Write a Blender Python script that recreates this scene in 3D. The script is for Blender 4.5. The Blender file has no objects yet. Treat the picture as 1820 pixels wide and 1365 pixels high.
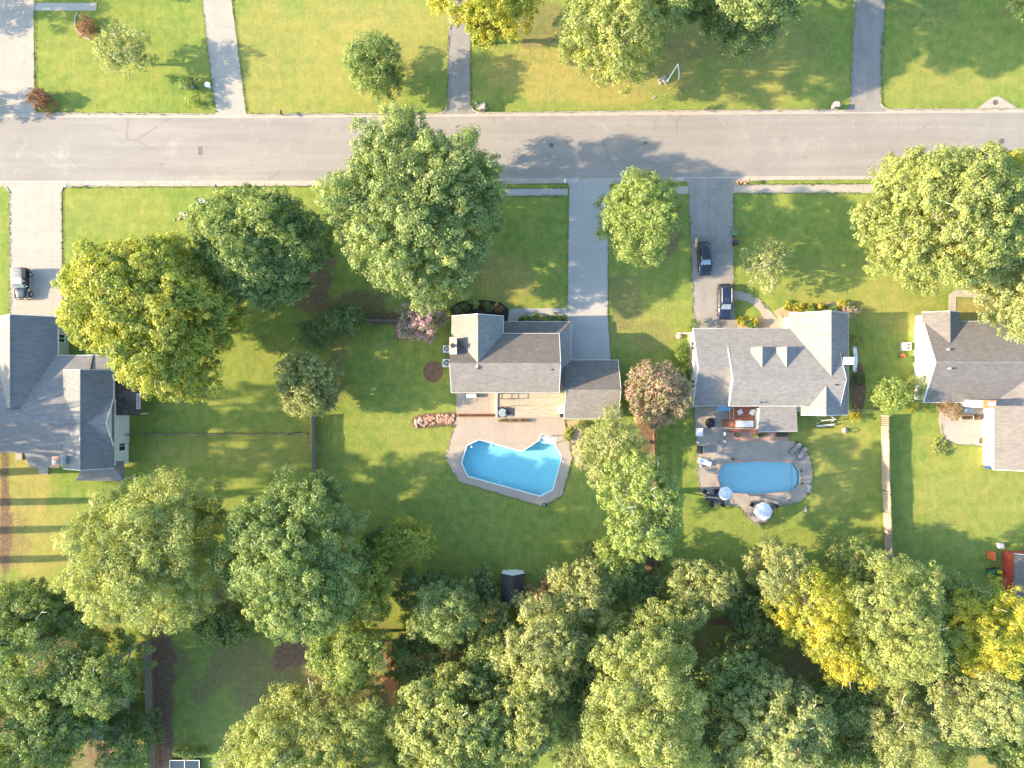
import bpy, math, random
import numpy as np
from mathutils import Vector, Matrix
S = bpy.context.scene
C = S.collection
# ---------------------------------------------------------------- camera, sky, sun, exposure
CAMH, FPX = 91.0, 1213.333
cd = bpy.data.cameras.new("camera"); cam = bpy.data.objects.new("camera", cd); C.objects.link(cam)
cam.location = (0, 0, CAMH); cam.rotation_euler = (0, 0, 0)
cd.sensor_width = 36; cd.lens = 24; cd.clip_end = 2000; cd.clip_start = 0.5
S.camera = cam
SUN_EL, SUN_AZ = 24.5, 2.0          # shadows fall towards +x, turned 2 degrees towards +y
w = bpy.data.worlds.new("World"); S.world = w; w.use_nodes = True
nt = w.node_tree; bg = nt.nodes['Background']
sky = nt.nodes.new('ShaderNodeTexSky'); sky.sky_type = 'NISHITA'; sky.sun_disc = False
sky.sun_elevation = math.radians(SUN_EL); sky.sun_rotation = math.radians(270 + SUN_AZ - 4)
sky.air_density = 1.0; sky.dust_density = 1.5; sky.ozone_density = 1.0
tn = nt.nodes.new('ShaderNodeMix'); tn.data_type = 'RGBA'; tn.blend_type = 'MULTIPLY'; tn.inputs[0].default_value = 1
tn.inputs[7].default_value = (0.98, 1.12, 1.16, 1); nt.links.new(sky.outputs[0], tn.inputs[6]); nt.links.new(tn.outputs[2], bg.inputs[0]); bg.inputs[1].default_value = 0.14
sl = bpy.data.lights.new("sun", 'SUN'); sl.energy = 3.7; sl.angle = math.radians(0.6); sl.color = (1.0, 0.77, 0.49)
so = bpy.data.objects.new("sun", sl); C.objects.link(so)
_el, _az = math.radians(SUN_EL), math.radians(SUN_AZ)
d = Vector((math.cos(_el)*math.cos(_az), math.cos(_el)*math.sin(_az), -math.sin(_el)))
so.rotation_euler = d.to_track_quat('-Z', 'Y').to_euler()
vs = S.view_settings; vs.view_transform = 'Standard'; vs.look = 'None'; vs.gamma = 1; vs.exposure = 2.05
random.seed(7); RNG = np.random.default_rng(11)

# ---------------------------------------------------------------- helpers
def W(px, py, h=0.0):
    s = (CAMH - h)/FPX
    return ((px-910)*s, (682.5-py)*s, h)
def WP(pts, h=0.0): return [W(x, y, h)[:2] for x, y in pts]

class MB:
    def __init__(s): s.v = []; s.f = []
    def add(s, vs, fs):
        o = len(s.v); s.v += [tuple(p) for p in vs]; s.f += [tuple(i+o for i in f) for f in fs]; return s
    def box(s, x0, y0, z0, x1, y1, z1):
        return s.add([(x0,y0,z0),(x1,y0,z0),(x1,y1,z0),(x0,y1,z0),(x0,y0,z1),(x1,y0,z1),(x1,y1,z1),(x0,y1,z1)],
                     [(3,2,1,0),(4,5,6,7),(0,1,5,4),(1,2,6,5),(2,3,7,6),(3,0,4,7)])
    def rbox(s, cx, cy, z0, L, Wd, Hh, rot=0, tilt=0):
        m = Matrix.Translation((cx,cy,z0)) @ Matrix.Rotation(rot,4,'Z') @ Matrix.Rotation(tilt,4,'X')
        b = MB().box(-L/2,-Wd/2,0,L/2,Wd/2,Hh)
        return s.add([m @ Vector(p) for p in b.v], b.f)
    def prism(s, pts, z0, z1):                       # pts 2d (any order), z0<z1
        a = sum(pts[i-1][0]*pts[i][1]-pts[i][0]*pts[i-1][1] for i in range(len(pts)))
        if a < 0: pts = pts[::-1]
        n = len(pts)
        return s.add([(x,y,z0) for x,y in pts]+[(x,y,z1) for x,y in pts],
                     [tuple(range(n-1,-1,-1)), tuple(range(n,2*n))]+[(i,(i+1)%n,n+(i+1)%n,n+i) for i in range(n)])
    def slab(s, p3, t=0.14):                         # sloped slab, thickness straight down
        n = len(p3)
        a = sum(p3[i-1][0]*p3[i][1]-p3[i][0]*p3[i-1][1] for i in range(n))
        if a < 0: p3 = p3[::-1]
        return s.add([(x,y,z-t) for x,y,z in p3]+list(p3),
                     [tuple(range(n-1,-1,-1)), tuple(range(n,2*n))]+[(i,(i+1)%n,n+(i+1)%n,n+i) for i in range(n)])
    def ring(s, outer, inner, z0, z1):               # flat ring, same point count
        n = len(outer)
        v = [(x,y,z1) for x,y in outer]+[(x,y,z1) for x,y in inner]+[(x,y,z0) for x,y in outer]+[(x,y,z0) for x,y in inner]
        f = []
        for i in range(n):
            j = (i+1)%n
            f += [(i,j,n+j,n+i),(2*n+i,3*n+i,3*n+j,2*n+j),(i,2*n+i,2*n+j,j),(n+i,n+j,3*n+j,3*n+i)]
        return s.add(v, f)
    def tube(s, path, r, n=8, cap=True):
        path = [Vector(p) for p in path]; rr = r if hasattr(r,'__len__') else [r]*len(path)
        v = []; f = []
        for i, p in enumerate(path):
            t = (path[min(i+1,len(path)-1)]-path[max(i-1,0)]).normalized()
            a = t.cross(Vector((0,0,1))); 
            if a.length < 0.05: a = t.cross(Vector((0,1,0)))
            a.normalize(); b = t.cross(a)
            v += [p + (a*math.cos(2*math.pi*k/n)+b*math.sin(2*math.pi*k/n))*rr[i] for k in range(n)]
        for i in range(len(path)-1):
            f += [(i*n+k, i*n+(k+1)%n, (i+1)*n+(k+1)%n, (i+1)*n+k) for k in range(n)]
        if cap: f += [tuple(range(n)), tuple((len(path)-1)*n+k for k in range(n-1,-1,-1))]
        return s.add(v, f)
    def lathe(s, prof, c=(0,0,0), n=20):             # prof: (r,z)
        v = [(c[0]+r*math.cos(2*math.pi*k/n), c[1]+r*math.sin(2*math.pi*k/n), c[2]+z) for r,z in prof for k in range(n)]
        f = [(i*n+k, i*n+(k+1)%n, (i+1)*n+(k+1)%n, (i+1)*n+k) for i in range(len(prof)-1) for k in range(n)]
        f += [tuple(range(n-1,-1,-1)), tuple((len(prof)-1)*n+k for k in range(n))]
        return s.add(v, f)
    def loft(s, secs):
        n = len(secs[0]); v = [p for q in secs for p in q]
        f = [(i*n+k, i*n+(k+1)%n, (i+1)*n+(k+1)%n, (i+1)*n+k) for i in range(len(secs)-1) for k in range(n)]
        f += [tuple(range(n-1,-1,-1)), tuple((len(secs)-1)*n+k for k in range(n))]
        return s.add(v, f)
    def torus(s, c, R, r, axis='z', n=20, m=6):
        v = []
        for i in range(n):
            a = 2*math.pi*i/n
            for j in range(m):
                b = 2*math.pi*j/m; q = R+r*math.cos(b); x, y, z = q*math.cos(a), q*math.sin(a), r*math.sin(b)
                if axis == 'x': x, y, z = z, x, y
                if axis == 'y': x, y, z = x, z, y
                v.append((c[0]+x,c[1]+y,c[2]+z))
        return s.add(v, [(i*m+j, ((i+1)%n)*m+j, ((i+1)%n)*m+(j+1)%m, i*m+(j+1)%m) for i in range(n) for j in range(m)])
    def build(s, name, mat, parent=None, bevel=0, smooth=False):
        me = bpy.data.meshes.new(name); me.from_pydata(s.v, [], s.f)
        import bmesh
        b = bmesh.new(); b.from_mesh(me); bmesh.ops.recalc_face_normals(b, faces=b.faces)
        if bevel: bmesh.ops.bevel(b, geom=b.edges[:], offset=bevel, segments=2, affect='EDGES', profile=0.6)
        b.to_mesh(me); b.free()
        me.materials.append(mat)
        if smooth: me.polygons.foreach_set('use_smooth', [True]*len(me.polygons))
        o = bpy.data.objects.new(name, me); C.objects.link(o)
        if parent: o.parent = parent
        return o

def tag(o, label=None, cat=None, group=None, kind=None):
    if label: o['label'] = label
    if cat: o['category'] = cat
    if group: o['group'] = group
    if kind: o['kind'] = kind
    return o
def thing(name, label, cat, loc=(0,0,0), rz=0, group=None):
    o = bpy.data.objects.new(name, None); C.objects.link(o); o.location = loc; o.rotation_euler = (0,0,rz); o.empty_display_size = 0.3
    return tag(o, label, cat, group)
def copy_tree(o, parent=None):
    c = o.copy(); C.objects.link(c)
    if parent: c.parent = parent
    for ch in [q for q in bpy.data.objects if q.parent == o]: copy_tree(ch, c)
    return c
def struct(name, mb, mat, **k): return tag(mb.build(name, mat, **k), kind='structure')

# ---------------------------------------------------------------- materials
def newmat(name):
    m = bpy.data.materials.new(name); m.use_nodes = True
    return m, m.node_tree, m.node_tree.nodes['Principled BSDF']
def nz(t, scale, detail=4, rough=0.6, vec=None, dist=0.0):
    n = t.nodes.new('ShaderNodeTexNoise'); n.inputs['Scale'].default_value = scale; n.inputs['Detail'].default_value = detail
    n.inputs['Roughness'].default_value = rough; n.inputs['Distortion'].default_value = dist
    if vec: t.links.new(vec, n.inputs['Vector'])
    return n.outputs['Fac']
def ramp(t, fac, stops):
    n = t.nodes.new('ShaderNodeValToRGB'); e = n.color_ramp.elements
    while len(e) < len(stops): e.new(0.5)
    for q, (p, c) in zip(e, stops): q.position = p; q.color = (*c, 1)
    t.links.new(fac, n.inputs[0]); return n.outputs[0]
def mixc(t, fac, a, b, mode='MIX'):
    n = t.nodes.new('ShaderNodeMix'); n.data_type = 'RGBA'; n.blend_type = mode
    for sck, v in ((n.inputs[0], fac), (n.inputs[6], a), (n.inputs[7], b)):
        if isinstance(v, bpy.types.NodeSocket): t.links.new(v, sck)
        elif isinstance(v, (int, float)): sck.default_value = v
        else: sck.default_value = (*v, 1)
    return n.outputs[2]
def mth(t, op, a, b=0.0, clamp=False):
    n = t.nodes.new('ShaderNodeMath'); n.operation = op; n.use_clamp = clamp
    for i, v in enumerate((a, b)):
        if isinstance(v, bpy.types.NodeSocket): t.links.new(v, n.inputs[i])
        else: n.inputs[i].default_value = v
    return n.outputs[0]
def pos(t, sc=(1,1,1), rot=0):
    g = t.nodes.new('ShaderNodeNewGeometry'); m = t.nodes.new('ShaderNodeMapping'); m.inputs['Scale'].default_value = sc
    m.inputs['Rotation'].default_value = (0,0,rot)
    t.links.new(g.outputs['Position'], m.inputs['Vector']); return m.outputs[0]
def bump(t, p, h, strength=0.4, dist=0.05):
    b = t.nodes.new('ShaderNodeBump'); b.inputs['Strength'].default_value = strength; b.inputs['Distance'].default_value = dist
    t.links.new(h, b.inputs['Height']); t.links.new(b.outputs[0], p.inputs['Normal'])
def attr(t, name):
    a = t.nodes.new('ShaderNodeAttribute'); a.attribute_name = name; return a.outputs['Fac']
def simple(name, col, rough=0.6, var=0.12, metal=0.0, scale=6.0, coat=0.0, spec=None):
    m, t, p = newmat(name)
    a = tuple(c*(1-var) for c in col); b = tuple(min(1, c*(1+var)) for c in col)
    t.links.new(ramp(t, nz(t, scale, 5, 0.6, pos(t)), [(0.3, a), (0.7, b)]), p.inputs['Base Color'])
    p.inputs['Roughness'].default_value = rough; p.inputs['Metallic'].default_value = metal
    p.inputs['Coat Weight'].default_value = coat
    if spec is not None: p.inputs['Specular IOR Level'].default_value = spec
    return m
def speckled(name, c0, c1, c2=None, big=0.25, fine=9, rough=0.9, streak=None, joints=None, b=0.3, cracks=0):
    """mineral surface: broad stains over fine grain, optional streaks and score joints"""
    m, t, p = newmat(name); P = pos(t)
    col = ramp(t, nz(t, big, 6, 0.62, P, 0.6), [(0.32, c0), (0.68, c1)])
    g = nz(t, fine, 6, 0.75, P)
    col = mixc(t, 0.55, col, ramp(t, g, [(0.25, (0.62,0.62,0.62)), (0.75, (1.3,1.3,1.3))]), 'MULTIPLY')
    if c2: col = mixc(t, ramp(t, nz(t, big*2.7, 7, 0.7, P, 1.2), [(0.56, (0,0,0)), (0.72, (0.8,0.8,0.8))]), col, c2)
    if streak:
        sv = pos(t, streak)
        col = mixc(t, 0.5, col, ramp(t, nz(t, 1, 5, 0.6, sv), [(0.3, (0.78,0.78,0.78)), (0.7, (1.14,1.14,1.14))]), 'MULTIPLY')
    if joints:
        bt = t.nodes.new('ShaderNodeTexBrick'); bt.offset = 0; bt.inputs['Scale'].default_value = 1
        bt.inputs['Brick Width'].default_value = joints[0]; bt.inputs['Row Height'].default_value = joints[1]; bt.inputs['Mortar Size'].default_value = 0.018
        t.links.new(P, bt.inputs['Vector'])
        col = mixc(t, mth(t, 'MULTIPLY', bt.outputs['Fac'], 0.5), col, tuple(c*0.45 for c in c0))
    if cracks:
        v = t.nodes.new('ShaderNodeTexVoronoi'); v.feature = 'DISTANCE_TO_EDGE'; v.inputs['Scale'].default_value = cracks
        n_ = t.nodes.new('ShaderNodeTexNoise'); n_.inputs['Scale'].default_value = 1.5; n_.inputs['Detail'].default_value = 5; t.links.new(P, n_.inputs['Vector'])
        t.links.new(mixc(t, 0.16, P, n_.outputs['Color'], 'ADD'), v.inputs['Vector'])
        gate = ramp(t, nz(t, 0.13, 3, 0.5, P), [(0.52, (0,0,0)), (0.6, (0.28,0.28,0.28))])
        ln = ramp(t, v.outputs['Distance'], [(0.004, (1,1,1)), (0.012, (0,0,0))])
        col = mixc(t, mixc(t, 1.0, ln, gate, 'MULTIPLY'), col, tuple(c*0.45 for c in c0))
        col = mixc(t, ramp(t, nz(t, 0.5, 3, 0.45, pos(t, (1.0,1.6,1))), [(0.68, (0,0,0)), (0.74, (0.35,0.35,0.35))]), col, tuple(c*0.62 for c in c0))
    t.links.new(col, p.inputs['Base Color']); p.inputs['Roughness'].default_value = rough
    p.inputs['Specular IOR Level'].default_value = 0.25
    bump(t, p, g, b, 0.02)
    return m
def shingle(name, c0, c1, stain=None, north=None):
    m, t, p = newmat(name); P = pos(t)
    bt = t.nodes.new('ShaderNodeTexBrick'); bt.inputs['Scale'].default_value = 1.0
    bt.inputs['Brick Width'].default_value = 0.5; bt.inputs['Row Height'].default_value = 0.2; bt.inputs['Mortar Size'].default_value = 0.012
    bt.inputs['Color1'].default_value = (0.84,0.84,0.84,1); bt.inputs['Color2'].default_value = (1.12,1.12,1.12,1); bt.inputs['Mortar'].default_value = (0.66,0.66,0.66,1)
    t.links.new(P, bt.inputs['Vector'])
    col = ramp(t, nz(t, 0.55, 6, 0.65, P, 0.5), [(0.3, c0), (0.7, c1)])
    col = mixc(t, 0.8, col, bt.outputs['Color'], 'MULTIPLY')
    g = nz(t, 14, 5, 0.8, P)
    col = mixc(t, 0.6, col, ramp(t, g, [(0.25, (0.7,0.7,0.7)), (0.75, (1.25,1.25,1.25))]), 'MULTIPLY')
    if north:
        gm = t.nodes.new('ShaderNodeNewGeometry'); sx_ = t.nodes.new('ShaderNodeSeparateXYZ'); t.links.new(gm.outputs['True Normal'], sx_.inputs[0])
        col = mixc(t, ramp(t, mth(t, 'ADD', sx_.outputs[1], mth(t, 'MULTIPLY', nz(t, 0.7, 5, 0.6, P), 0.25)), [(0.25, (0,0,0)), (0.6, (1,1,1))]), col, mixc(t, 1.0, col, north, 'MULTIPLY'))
    if stain: col = mixc(t, ramp(t, nz(t, 1, 6, 0.7, pos(t, (1.2,0.8,0.5))), [(0.5, (0,0,0)), (0.75, (0.6,0.6,0.6))]), col, stain)
    t.links.new(col, p.inputs['Base Color']); p.inputs['Roughness'].default_value = 0.92; p.inputs['Specular IOR Level'].default_value = 0.2
    bump(t, p, g, 0.5, 0.03)
    return m
def siding(name, col, row=0.2):
    m, t, p = newmat(name)
    wv = t.nodes.new('ShaderNodeTexWave'); wv.wave_type = 'BANDS'; wv.bands_direction = 'Z'; wv.wave_profile = 'SAW'
    wv.inputs['Scale'].default_value = 0.314/row; t.links.new(pos(t), wv.inputs['Vector'])
    c = mixc(t, 0.6, col, ramp(t, wv.outputs['Fac'], [(0.0, (0.7,0.7,0.7)), (0.2, (1,1,1))]), 'MULTIPLY')
    c = mixc(t, 0.5, c, ramp(t, nz(t, 1.3, 5, 0.6, pos(t)), [(0.3, (0.85,0.85,0.85)), (0.7, (1.05,1.05,1.05))]), 'MULTIPLY')
    t.links.new(c, p.inputs['Base Color']); p.inputs['Roughness'].default_value = 0.6
    return m
def planks(name, c0, c1, width=0.14, axis='x'):
    m, t, p = newmat(name); P = pos(t, (1,1,1), 0 if axis == 'x' else math.pi/2)
    bt = t.nodes.new('ShaderNodeTexBrick'); bt.inputs['Scale'].default_value = 1
    bt.inputs['Brick Width'].default_value = 3.2; bt.inputs['Row Height'].default_value = width; bt.inputs['Mortar Size'].default_value = 0.008
    bt.inputs['Color1'].default_value = (*c0,1); bt.inputs['Color2'].default_value = (*c1,1); bt.inputs['Mortar'].default_value = (*[c*0.3 for c in c0],1)
    t.links.new(P, bt.inputs['Vector'])
    sv = pos(t, (0.7,7,7) if axis == 'x' else (7,0.7,7))
    col = mixc(t, 0.7, bt.outputs['Color'], ramp(t, nz(t, 1, 6, 0.7, sv), [(0.3, (0.72,0.7,0.68)), (0.65, (1.2,1.19,1.18))]), 'MULTIPLY')
    t.links.new(col, p.inputs['Base Color']); p.inputs['Roughness'].default_value = 0.85
    return m
def brickmat(name, c0, c1, mortar):
    m, t, p = newmat(name)
    g = t.nodes.new('ShaderNodeTexBrick'); g.inputs['Scale'].default_value = 1
    g.inputs['Brick Width'].default_value = 0.22; g.inputs['Row Height'].default_value = 0.08; g.inputs['Mortar Size'].default_value = 0.01
    g.inputs['Color1'].default_value = (*c0,1); g.inputs['Color2'].default_value = (*c1,1); g.inputs['Mortar'].default_value = (*mortar,1)
    t.links.new(pos(t), g.inputs['Vector'])
    t.links.new(mixc(t, 0.5, g.outputs['Color'], ramp(t, nz(t, 8, 5, 0.7, pos(t)), [(0.3, (0.7,0.7,0.7)), (0.7, (1.2,1.2,1.2))]), 'MULTIPLY'), p.inputs['Base Color'])
    p.inputs['Roughness'].default_value = 0.9
    return m
def leafmat(name, dark, mid, light, accent=None, acc=(0.62, 0.74), trans=0.3, ns=0.35):
    m, t, p = newmat(name)
    tint = attr(t, 'tint')
    col = ramp(t, tint, [(0.0, dark), (0.5, mid), (1.0, light)])
    big = nz(t, ns, 4, 0.6, pos(t))
    col = mixc(t, 0.7, col, ramp(t, big, [(0.3, (0.72,0.78,0.72)), (0.7, (1.2,1.16,1.0))]), 'MULTIPLY')
    if accent:
        f = mth(t, 'ADD', nz(t, ns*0.8, 4, 0.65, pos(t, (1.3,1,1))), mth(t, 'MULTIPLY', tint, 0.12))
        col = mixc(t, ramp(t, f, [(acc[0], (0,0,0)), (acc[1], (1,1,1))]), col, mixc(t, tint, tuple(c*0.7 for c in accent), accent))
    dif = t.nodes.new('ShaderNodeBsdfDiffuse'); tr = t.nodes.new('ShaderNodeBsdfTranslucent'); gl = t.nodes.new('ShaderNodeBsdfGlossy')
    gl.inputs['Roughness'].default_value = 0.55
    t.links.new(col, dif.inputs[0]); t.links.new(mixc(t, 0.6, col, (1.25,1.2,0.35), 'MULTIPLY'), tr.inputs[0]); gl.inputs[0].default_value = (0.8,0.85,0.8,1)
    a = t.nodes.new('ShaderNodeMixShader'); a.inputs[0].default_value = trans; t.links.new(dif.outputs[0], a.inputs[1]); t.links.new(tr.outputs[0], a.inputs[2])
    b = t.nodes.new('ShaderNodeMixShader'); b.inputs[0].default_value = 0.05; t.links.new(a.outputs[0], b.inputs[1]); t.links.new(gl.outputs[0], b.inputs[2])
    t.links.new(b.outputs[0], t.nodes['Material Output'].inputs[0])
    return m

M = {}
M['asphalt'] = speckled('asphalt', (0.235,0.215,0.195), (0.270,0.249,0.224), (0.31,0.29,0.262), 0.12, 7, 0.9, streak=(0.05,0.9,1), b=0.2, cracks=0.10)
M['asphalt_dark'] = speckled('driveway_asphalt', (0.21,0.195,0.18), (0.255,0.24,0.22), (0.285,0.265,0.245), 0.5, 8, 0.9, streak=(1.1,0.12,1), cracks=0.35)
M['asphalt_grey'] = speckled('stained_concrete', (0.22,0.205,0.185), (0.29,0.268,0.24), (0.35,0.32,0.285), 0.35, 8, 0.9, streak=(1.0,0.12,1), cracks=0.3)
M['concrete'] = speckled('concrete', (0.31,0.275,0.235), (0.36,0.325,0.28), (0.27,0.225,0.175), 0.3, 9, 0.9, joints=(3.6,3.4))
M['concrete_white'] = speckled('pale_concrete', (0.33,0.315,0.295), (0.37,0.355,0.33), None, 0.25, 9, 0.9, joints=(30,6.0))
M['kerb'] = speckled('kerb_concrete', (0.33,0.29,0.245), (0.40,0.36,0.31), (0.25,0.2,0.13), 0.5, 9, 0.9, joints=(3,30))
M['pool_deck'] = speckled('pool_deck_concrete', (0.31,0.26,0.215), (0.36,0.305,0.25), (0.39,0.31,0.24), 0.35, 9, 0.9, joints=(3.1,8))
M['deck_old'] = speckled('weathered_deck_concrete', (0.25,0.22,0.19), (0.36,0.31,0.255), (0.17,0.155,0.14), 0.6, 8, 0.9)
M['shingle_grey'] = shingle('pale_grey_shingles', (0.215,0.205,0.195), (0.25,0.24,0.23))
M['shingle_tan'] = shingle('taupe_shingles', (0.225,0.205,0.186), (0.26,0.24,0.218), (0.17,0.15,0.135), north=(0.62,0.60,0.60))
M['shingle_mid'] = shingle('mid_grey_shingles', (0.155,0.145,0.14), (0.18,0.168,0.162))
M['shingle_blue'] = shingle('slate_grey_shingles', (0.185,0.18,0.178), (0.22,0.212,0.208))
M['shingle_dark'] = shingle('dark_brown_shingles', (0.06,0.05,0.045), (0.085,0.07,0.065), (0.2,0.19,0.18))
M['white_siding'] = siding('white_siding', (0.78,0.78,0.77))
M['cream_siding'] = siding('cream_siding', (0.62,0.6,0.5))
M['sage_siding'] = siding('sage_siding', (0.42,0.44,0.36))
M['red_siding'] = siding('red_siding', (0.42,0.07,0.05))
M['trim'] = simple('white_trim', (0.72,0.71,0.69), 0.5, 0.05)
M['brick'] = brickmat('red_brick', (0.30,0.12,0.08), (0.40,0.18,0.12), (0.4,0.36,0.3))
M['brick_pale'] = brickmat('pale_brick', (0.42,0.32,0.25), (0.48,0.38,0.30), (0.5,0.46,0.4))
M['brick_orange'] = brickmat('orange_brick', (0.50,0.20,0.10), (0.58,0.27,0.14), (0.5,0.42,0.36))
M['deck_wood'] = planks('tan_deck_boards', (0.36,0.31,0.24), (0.42,0.365,0.285))
M['red_wood'] = planks('red_stained_boards', (0.30,0.11,0.07), (0.36,0.15,0.09))
M['fence_wood'] = planks('weathered_fence_wood', (0.36,0.29,0.24), (0.44,0.36,0.30), 0.14, 'y')
M['fence_grey'] = simple('grey_fence_wood', (0.19,0.17,0.155), 0.9, 0.25, scale=4)
M['fence_brown'] = simple('brown_fence_wood', (0.20,0.13,0.09), 0.9, 0.3, scale=4)
M['bark'] = simple('bark', (0.16,0.12,0.09), 0.95, 0.35, scale=7)
M['bark_pale'] = simple('pale_bark', (0.42,0.38,0.33), 0.9, 0.25, scale=7)
M['rock'] = simple('pale_rock', (0.38,0.32,0.27), 0.9, 0.3, scale=5)
M['rubble'] = simple('reddish_rubble', (0.36,0.22,0.16), 0.95, 0.4, scale=6)
M['mulch'] = speckled('mulch', (0.12,0.07,0.045), (0.19,0.115,0.075), (0.07,0.045,0.03), 1.5, 12, 0.95, b=0.9)
M['mulch_dark'] = speckled('dark_mulch', (0.03,0.025,0.022), (0.055,0.045,0.038), (0.09,0.06,0.05), 1.5, 12, 0.95, b=0.9)
M['straw'] = speckled('pine_straw', (0.34,0.25,0.16), (0.42,0.33,0.22), (0.22,0.13,0.08), 1.2, 12, 0.95, b=0.7)
M['clay'] = speckled('red_clay', (0.36,0.15,0.065), (0.42,0.2,0.09), (0.2,0.1,0.06), 0.5, 8, 0.95)
M['black'] = simple('black_plastic', (0.022,0.022,0.025), 0.45, 0.2)
M['rubber'] = simple('rubber', (0.02,0.02,0.02), 0.85, 0.2)
M['chrome'] = simple('bright_metal', (0.62,0.63,0.65), 0.22, 0.04, metal=1.0)
M['silver'] = simple('silver_paint', (0.55,0.56,0.58), 0.35, 0.04, metal=0.5)
M['steel'] = simple('dark_steel', (0.07,0.07,0.075), 0.4, 0.2, metal=0.6)
M['black_paint'] = simple('black_car_paint', (0.008,0.012,0.018), 0.22, 0.05, coat=0.8)
M['blue_paint'] = simple('navy_car_paint', (0.010,0.014,0.038), 0.22, 0.05, coat=0.8)
M['slate_paint'] = simple('slate_car_paint', (0.035,0.045,0.05), 0.3, 0.05, coat=0.5)
M['glass'] = simple('tinted_glass', (0.02,0.03,0.035), 0.06, 0.05, spec=0.9)
M['visor'] = simple('sunshade_behind_glass', (0.24,0.30,0.34), 0.15, 0.45, coat=1.0, scale=9)
M['lamp_glass'] = simple('lamp_glass', (0.6,0.6,0.58), 0.15, 0.04)
M['red_glass'] = simple('red_lamp', (0.4,0.03,0.02), 0.25, 0.04)
M['canvas'] = simple('grey_canvas', (0.22,0.215,0.20), 0.9, 0.08)
M['white'] = simple('white_plastic', (0.72,0.72,0.71), 0.5, 0.05)
M['umbrella'] = simple('white_canvas', (0.66,0.67,0.70), 0.85, 0.06, scale=2)
M['green_plastic'] = simple('green_plastic', (0.09,0.17,0.10), 0.5, 0.1)
M['blue_plastic'] = simple('blue_plastic', (0.02,0.07,0.28), 0.45, 0.08)
M['sky_blue'] = simple('light_blue_vinyl', (0.18,0.40,0.62), 0.4, 0.08)
M['yellow'] = simple('yellow_paint', (0.62,0.45,0.02), 0.4, 0.06)
M['tractor_green'] = simple('green_tractor_paint', (0.03,0.14,0.05), 0.35, 0.08)
M['orange'] = simple('orange_plastic', (0.65,0.14,0.05), 0.5, 0.08)
M['iron'] = speckled('cast_iron', (0.10,0.085,0.075), (0.14,0.12,0.105), None, 2, 20, 0.8)
M['pot'] = simple('terracotta', (0.36,0.16,0.09), 0.9, 0.2)
M['straw_wood'] = simple('pale_timber', (0.52,0.42,0.27), 0.9, 0.2)
M['dark_glass'] = simple('window_glass', (0.03,0.045,0.05), 0.08, 0.1, spec=0.8)
M['table_glass'] = simple('table_top_glass', (0.25,0.30,0.32), 0.1, 0.1)

# leaves:           dark                mid                 light
LM = {}
def L(k, d_, m_, l_, **kw): LM[k] = leafmat(k+'_leaves', d_, m_, l_, trans=0.45, **kw)
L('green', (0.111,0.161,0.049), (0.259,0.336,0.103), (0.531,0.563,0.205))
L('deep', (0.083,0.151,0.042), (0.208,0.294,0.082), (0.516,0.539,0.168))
L('yellow', (0.131,0.180,0.027), (0.322,0.373,0.052), (0.548,0.553,0.104), accent=(0.666,0.600,0.073), acc=(0.55,0.72))
L('lime', (0.131,0.189,0.040), (0.285,0.367,0.085), (0.499,0.538,0.170))
L('olive', (0.136,0.183,0.050), (0.325,0.371,0.105), (0.611,0.618,0.220), accent=(0.624,0.618,0.165), acc=(0.60,0.78))
L('grey', (0.152,0.190,0.069), (0.338,0.367,0.132), (0.643,0.627,0.253))
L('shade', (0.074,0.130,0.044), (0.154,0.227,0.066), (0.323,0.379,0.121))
L('gold', (0.164,0.208,0.020), (0.392,0.416,0.040), (0.632,0.599,0.089), accent=(0.733,0.637,0.059), acc=(0.52,0.70))
L('pale', (0.147,0.192,0.063), (0.360,0.396,0.147), (0.639,0.642,0.284), accent=(0.639,0.615,0.294), acc=(0.62,0.76))
L('myrtle', (0.135,0.147,0.068), (0.324,0.294,0.162), (0.567,0.474,0.311), accent=(0.621,0.410,0.338), acc=(0.50,0.68), ns=0.8)
L('pink', (0.120,0.149,0.075), (0.288,0.287,0.175), (0.456,0.414,0.300), accent=(0.744,0.460,0.600), acc=(0.52,0.62), ns=0.6)
L('brown', (0.17,0.10,0.055), (0.36,0.24,0.14), (0.52,0.38,0.24))
L('red', (0.15,0.08,0.045), (0.32,0.17,0.10), (0.50,0.30,0.19), accent=(0.5,0.12,0.12), acc=(0.62,0.75), ns=1.5)
L('goldshrub', (0.20,0.19,0.015), (0.44,0.40,0.03), (0.62,0.55,0.07), ns=2)
L('box', (0.06,0.13,0.018), (0.15,0.25,0.035), (0.29,0.40,0.07), ns=2)
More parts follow.
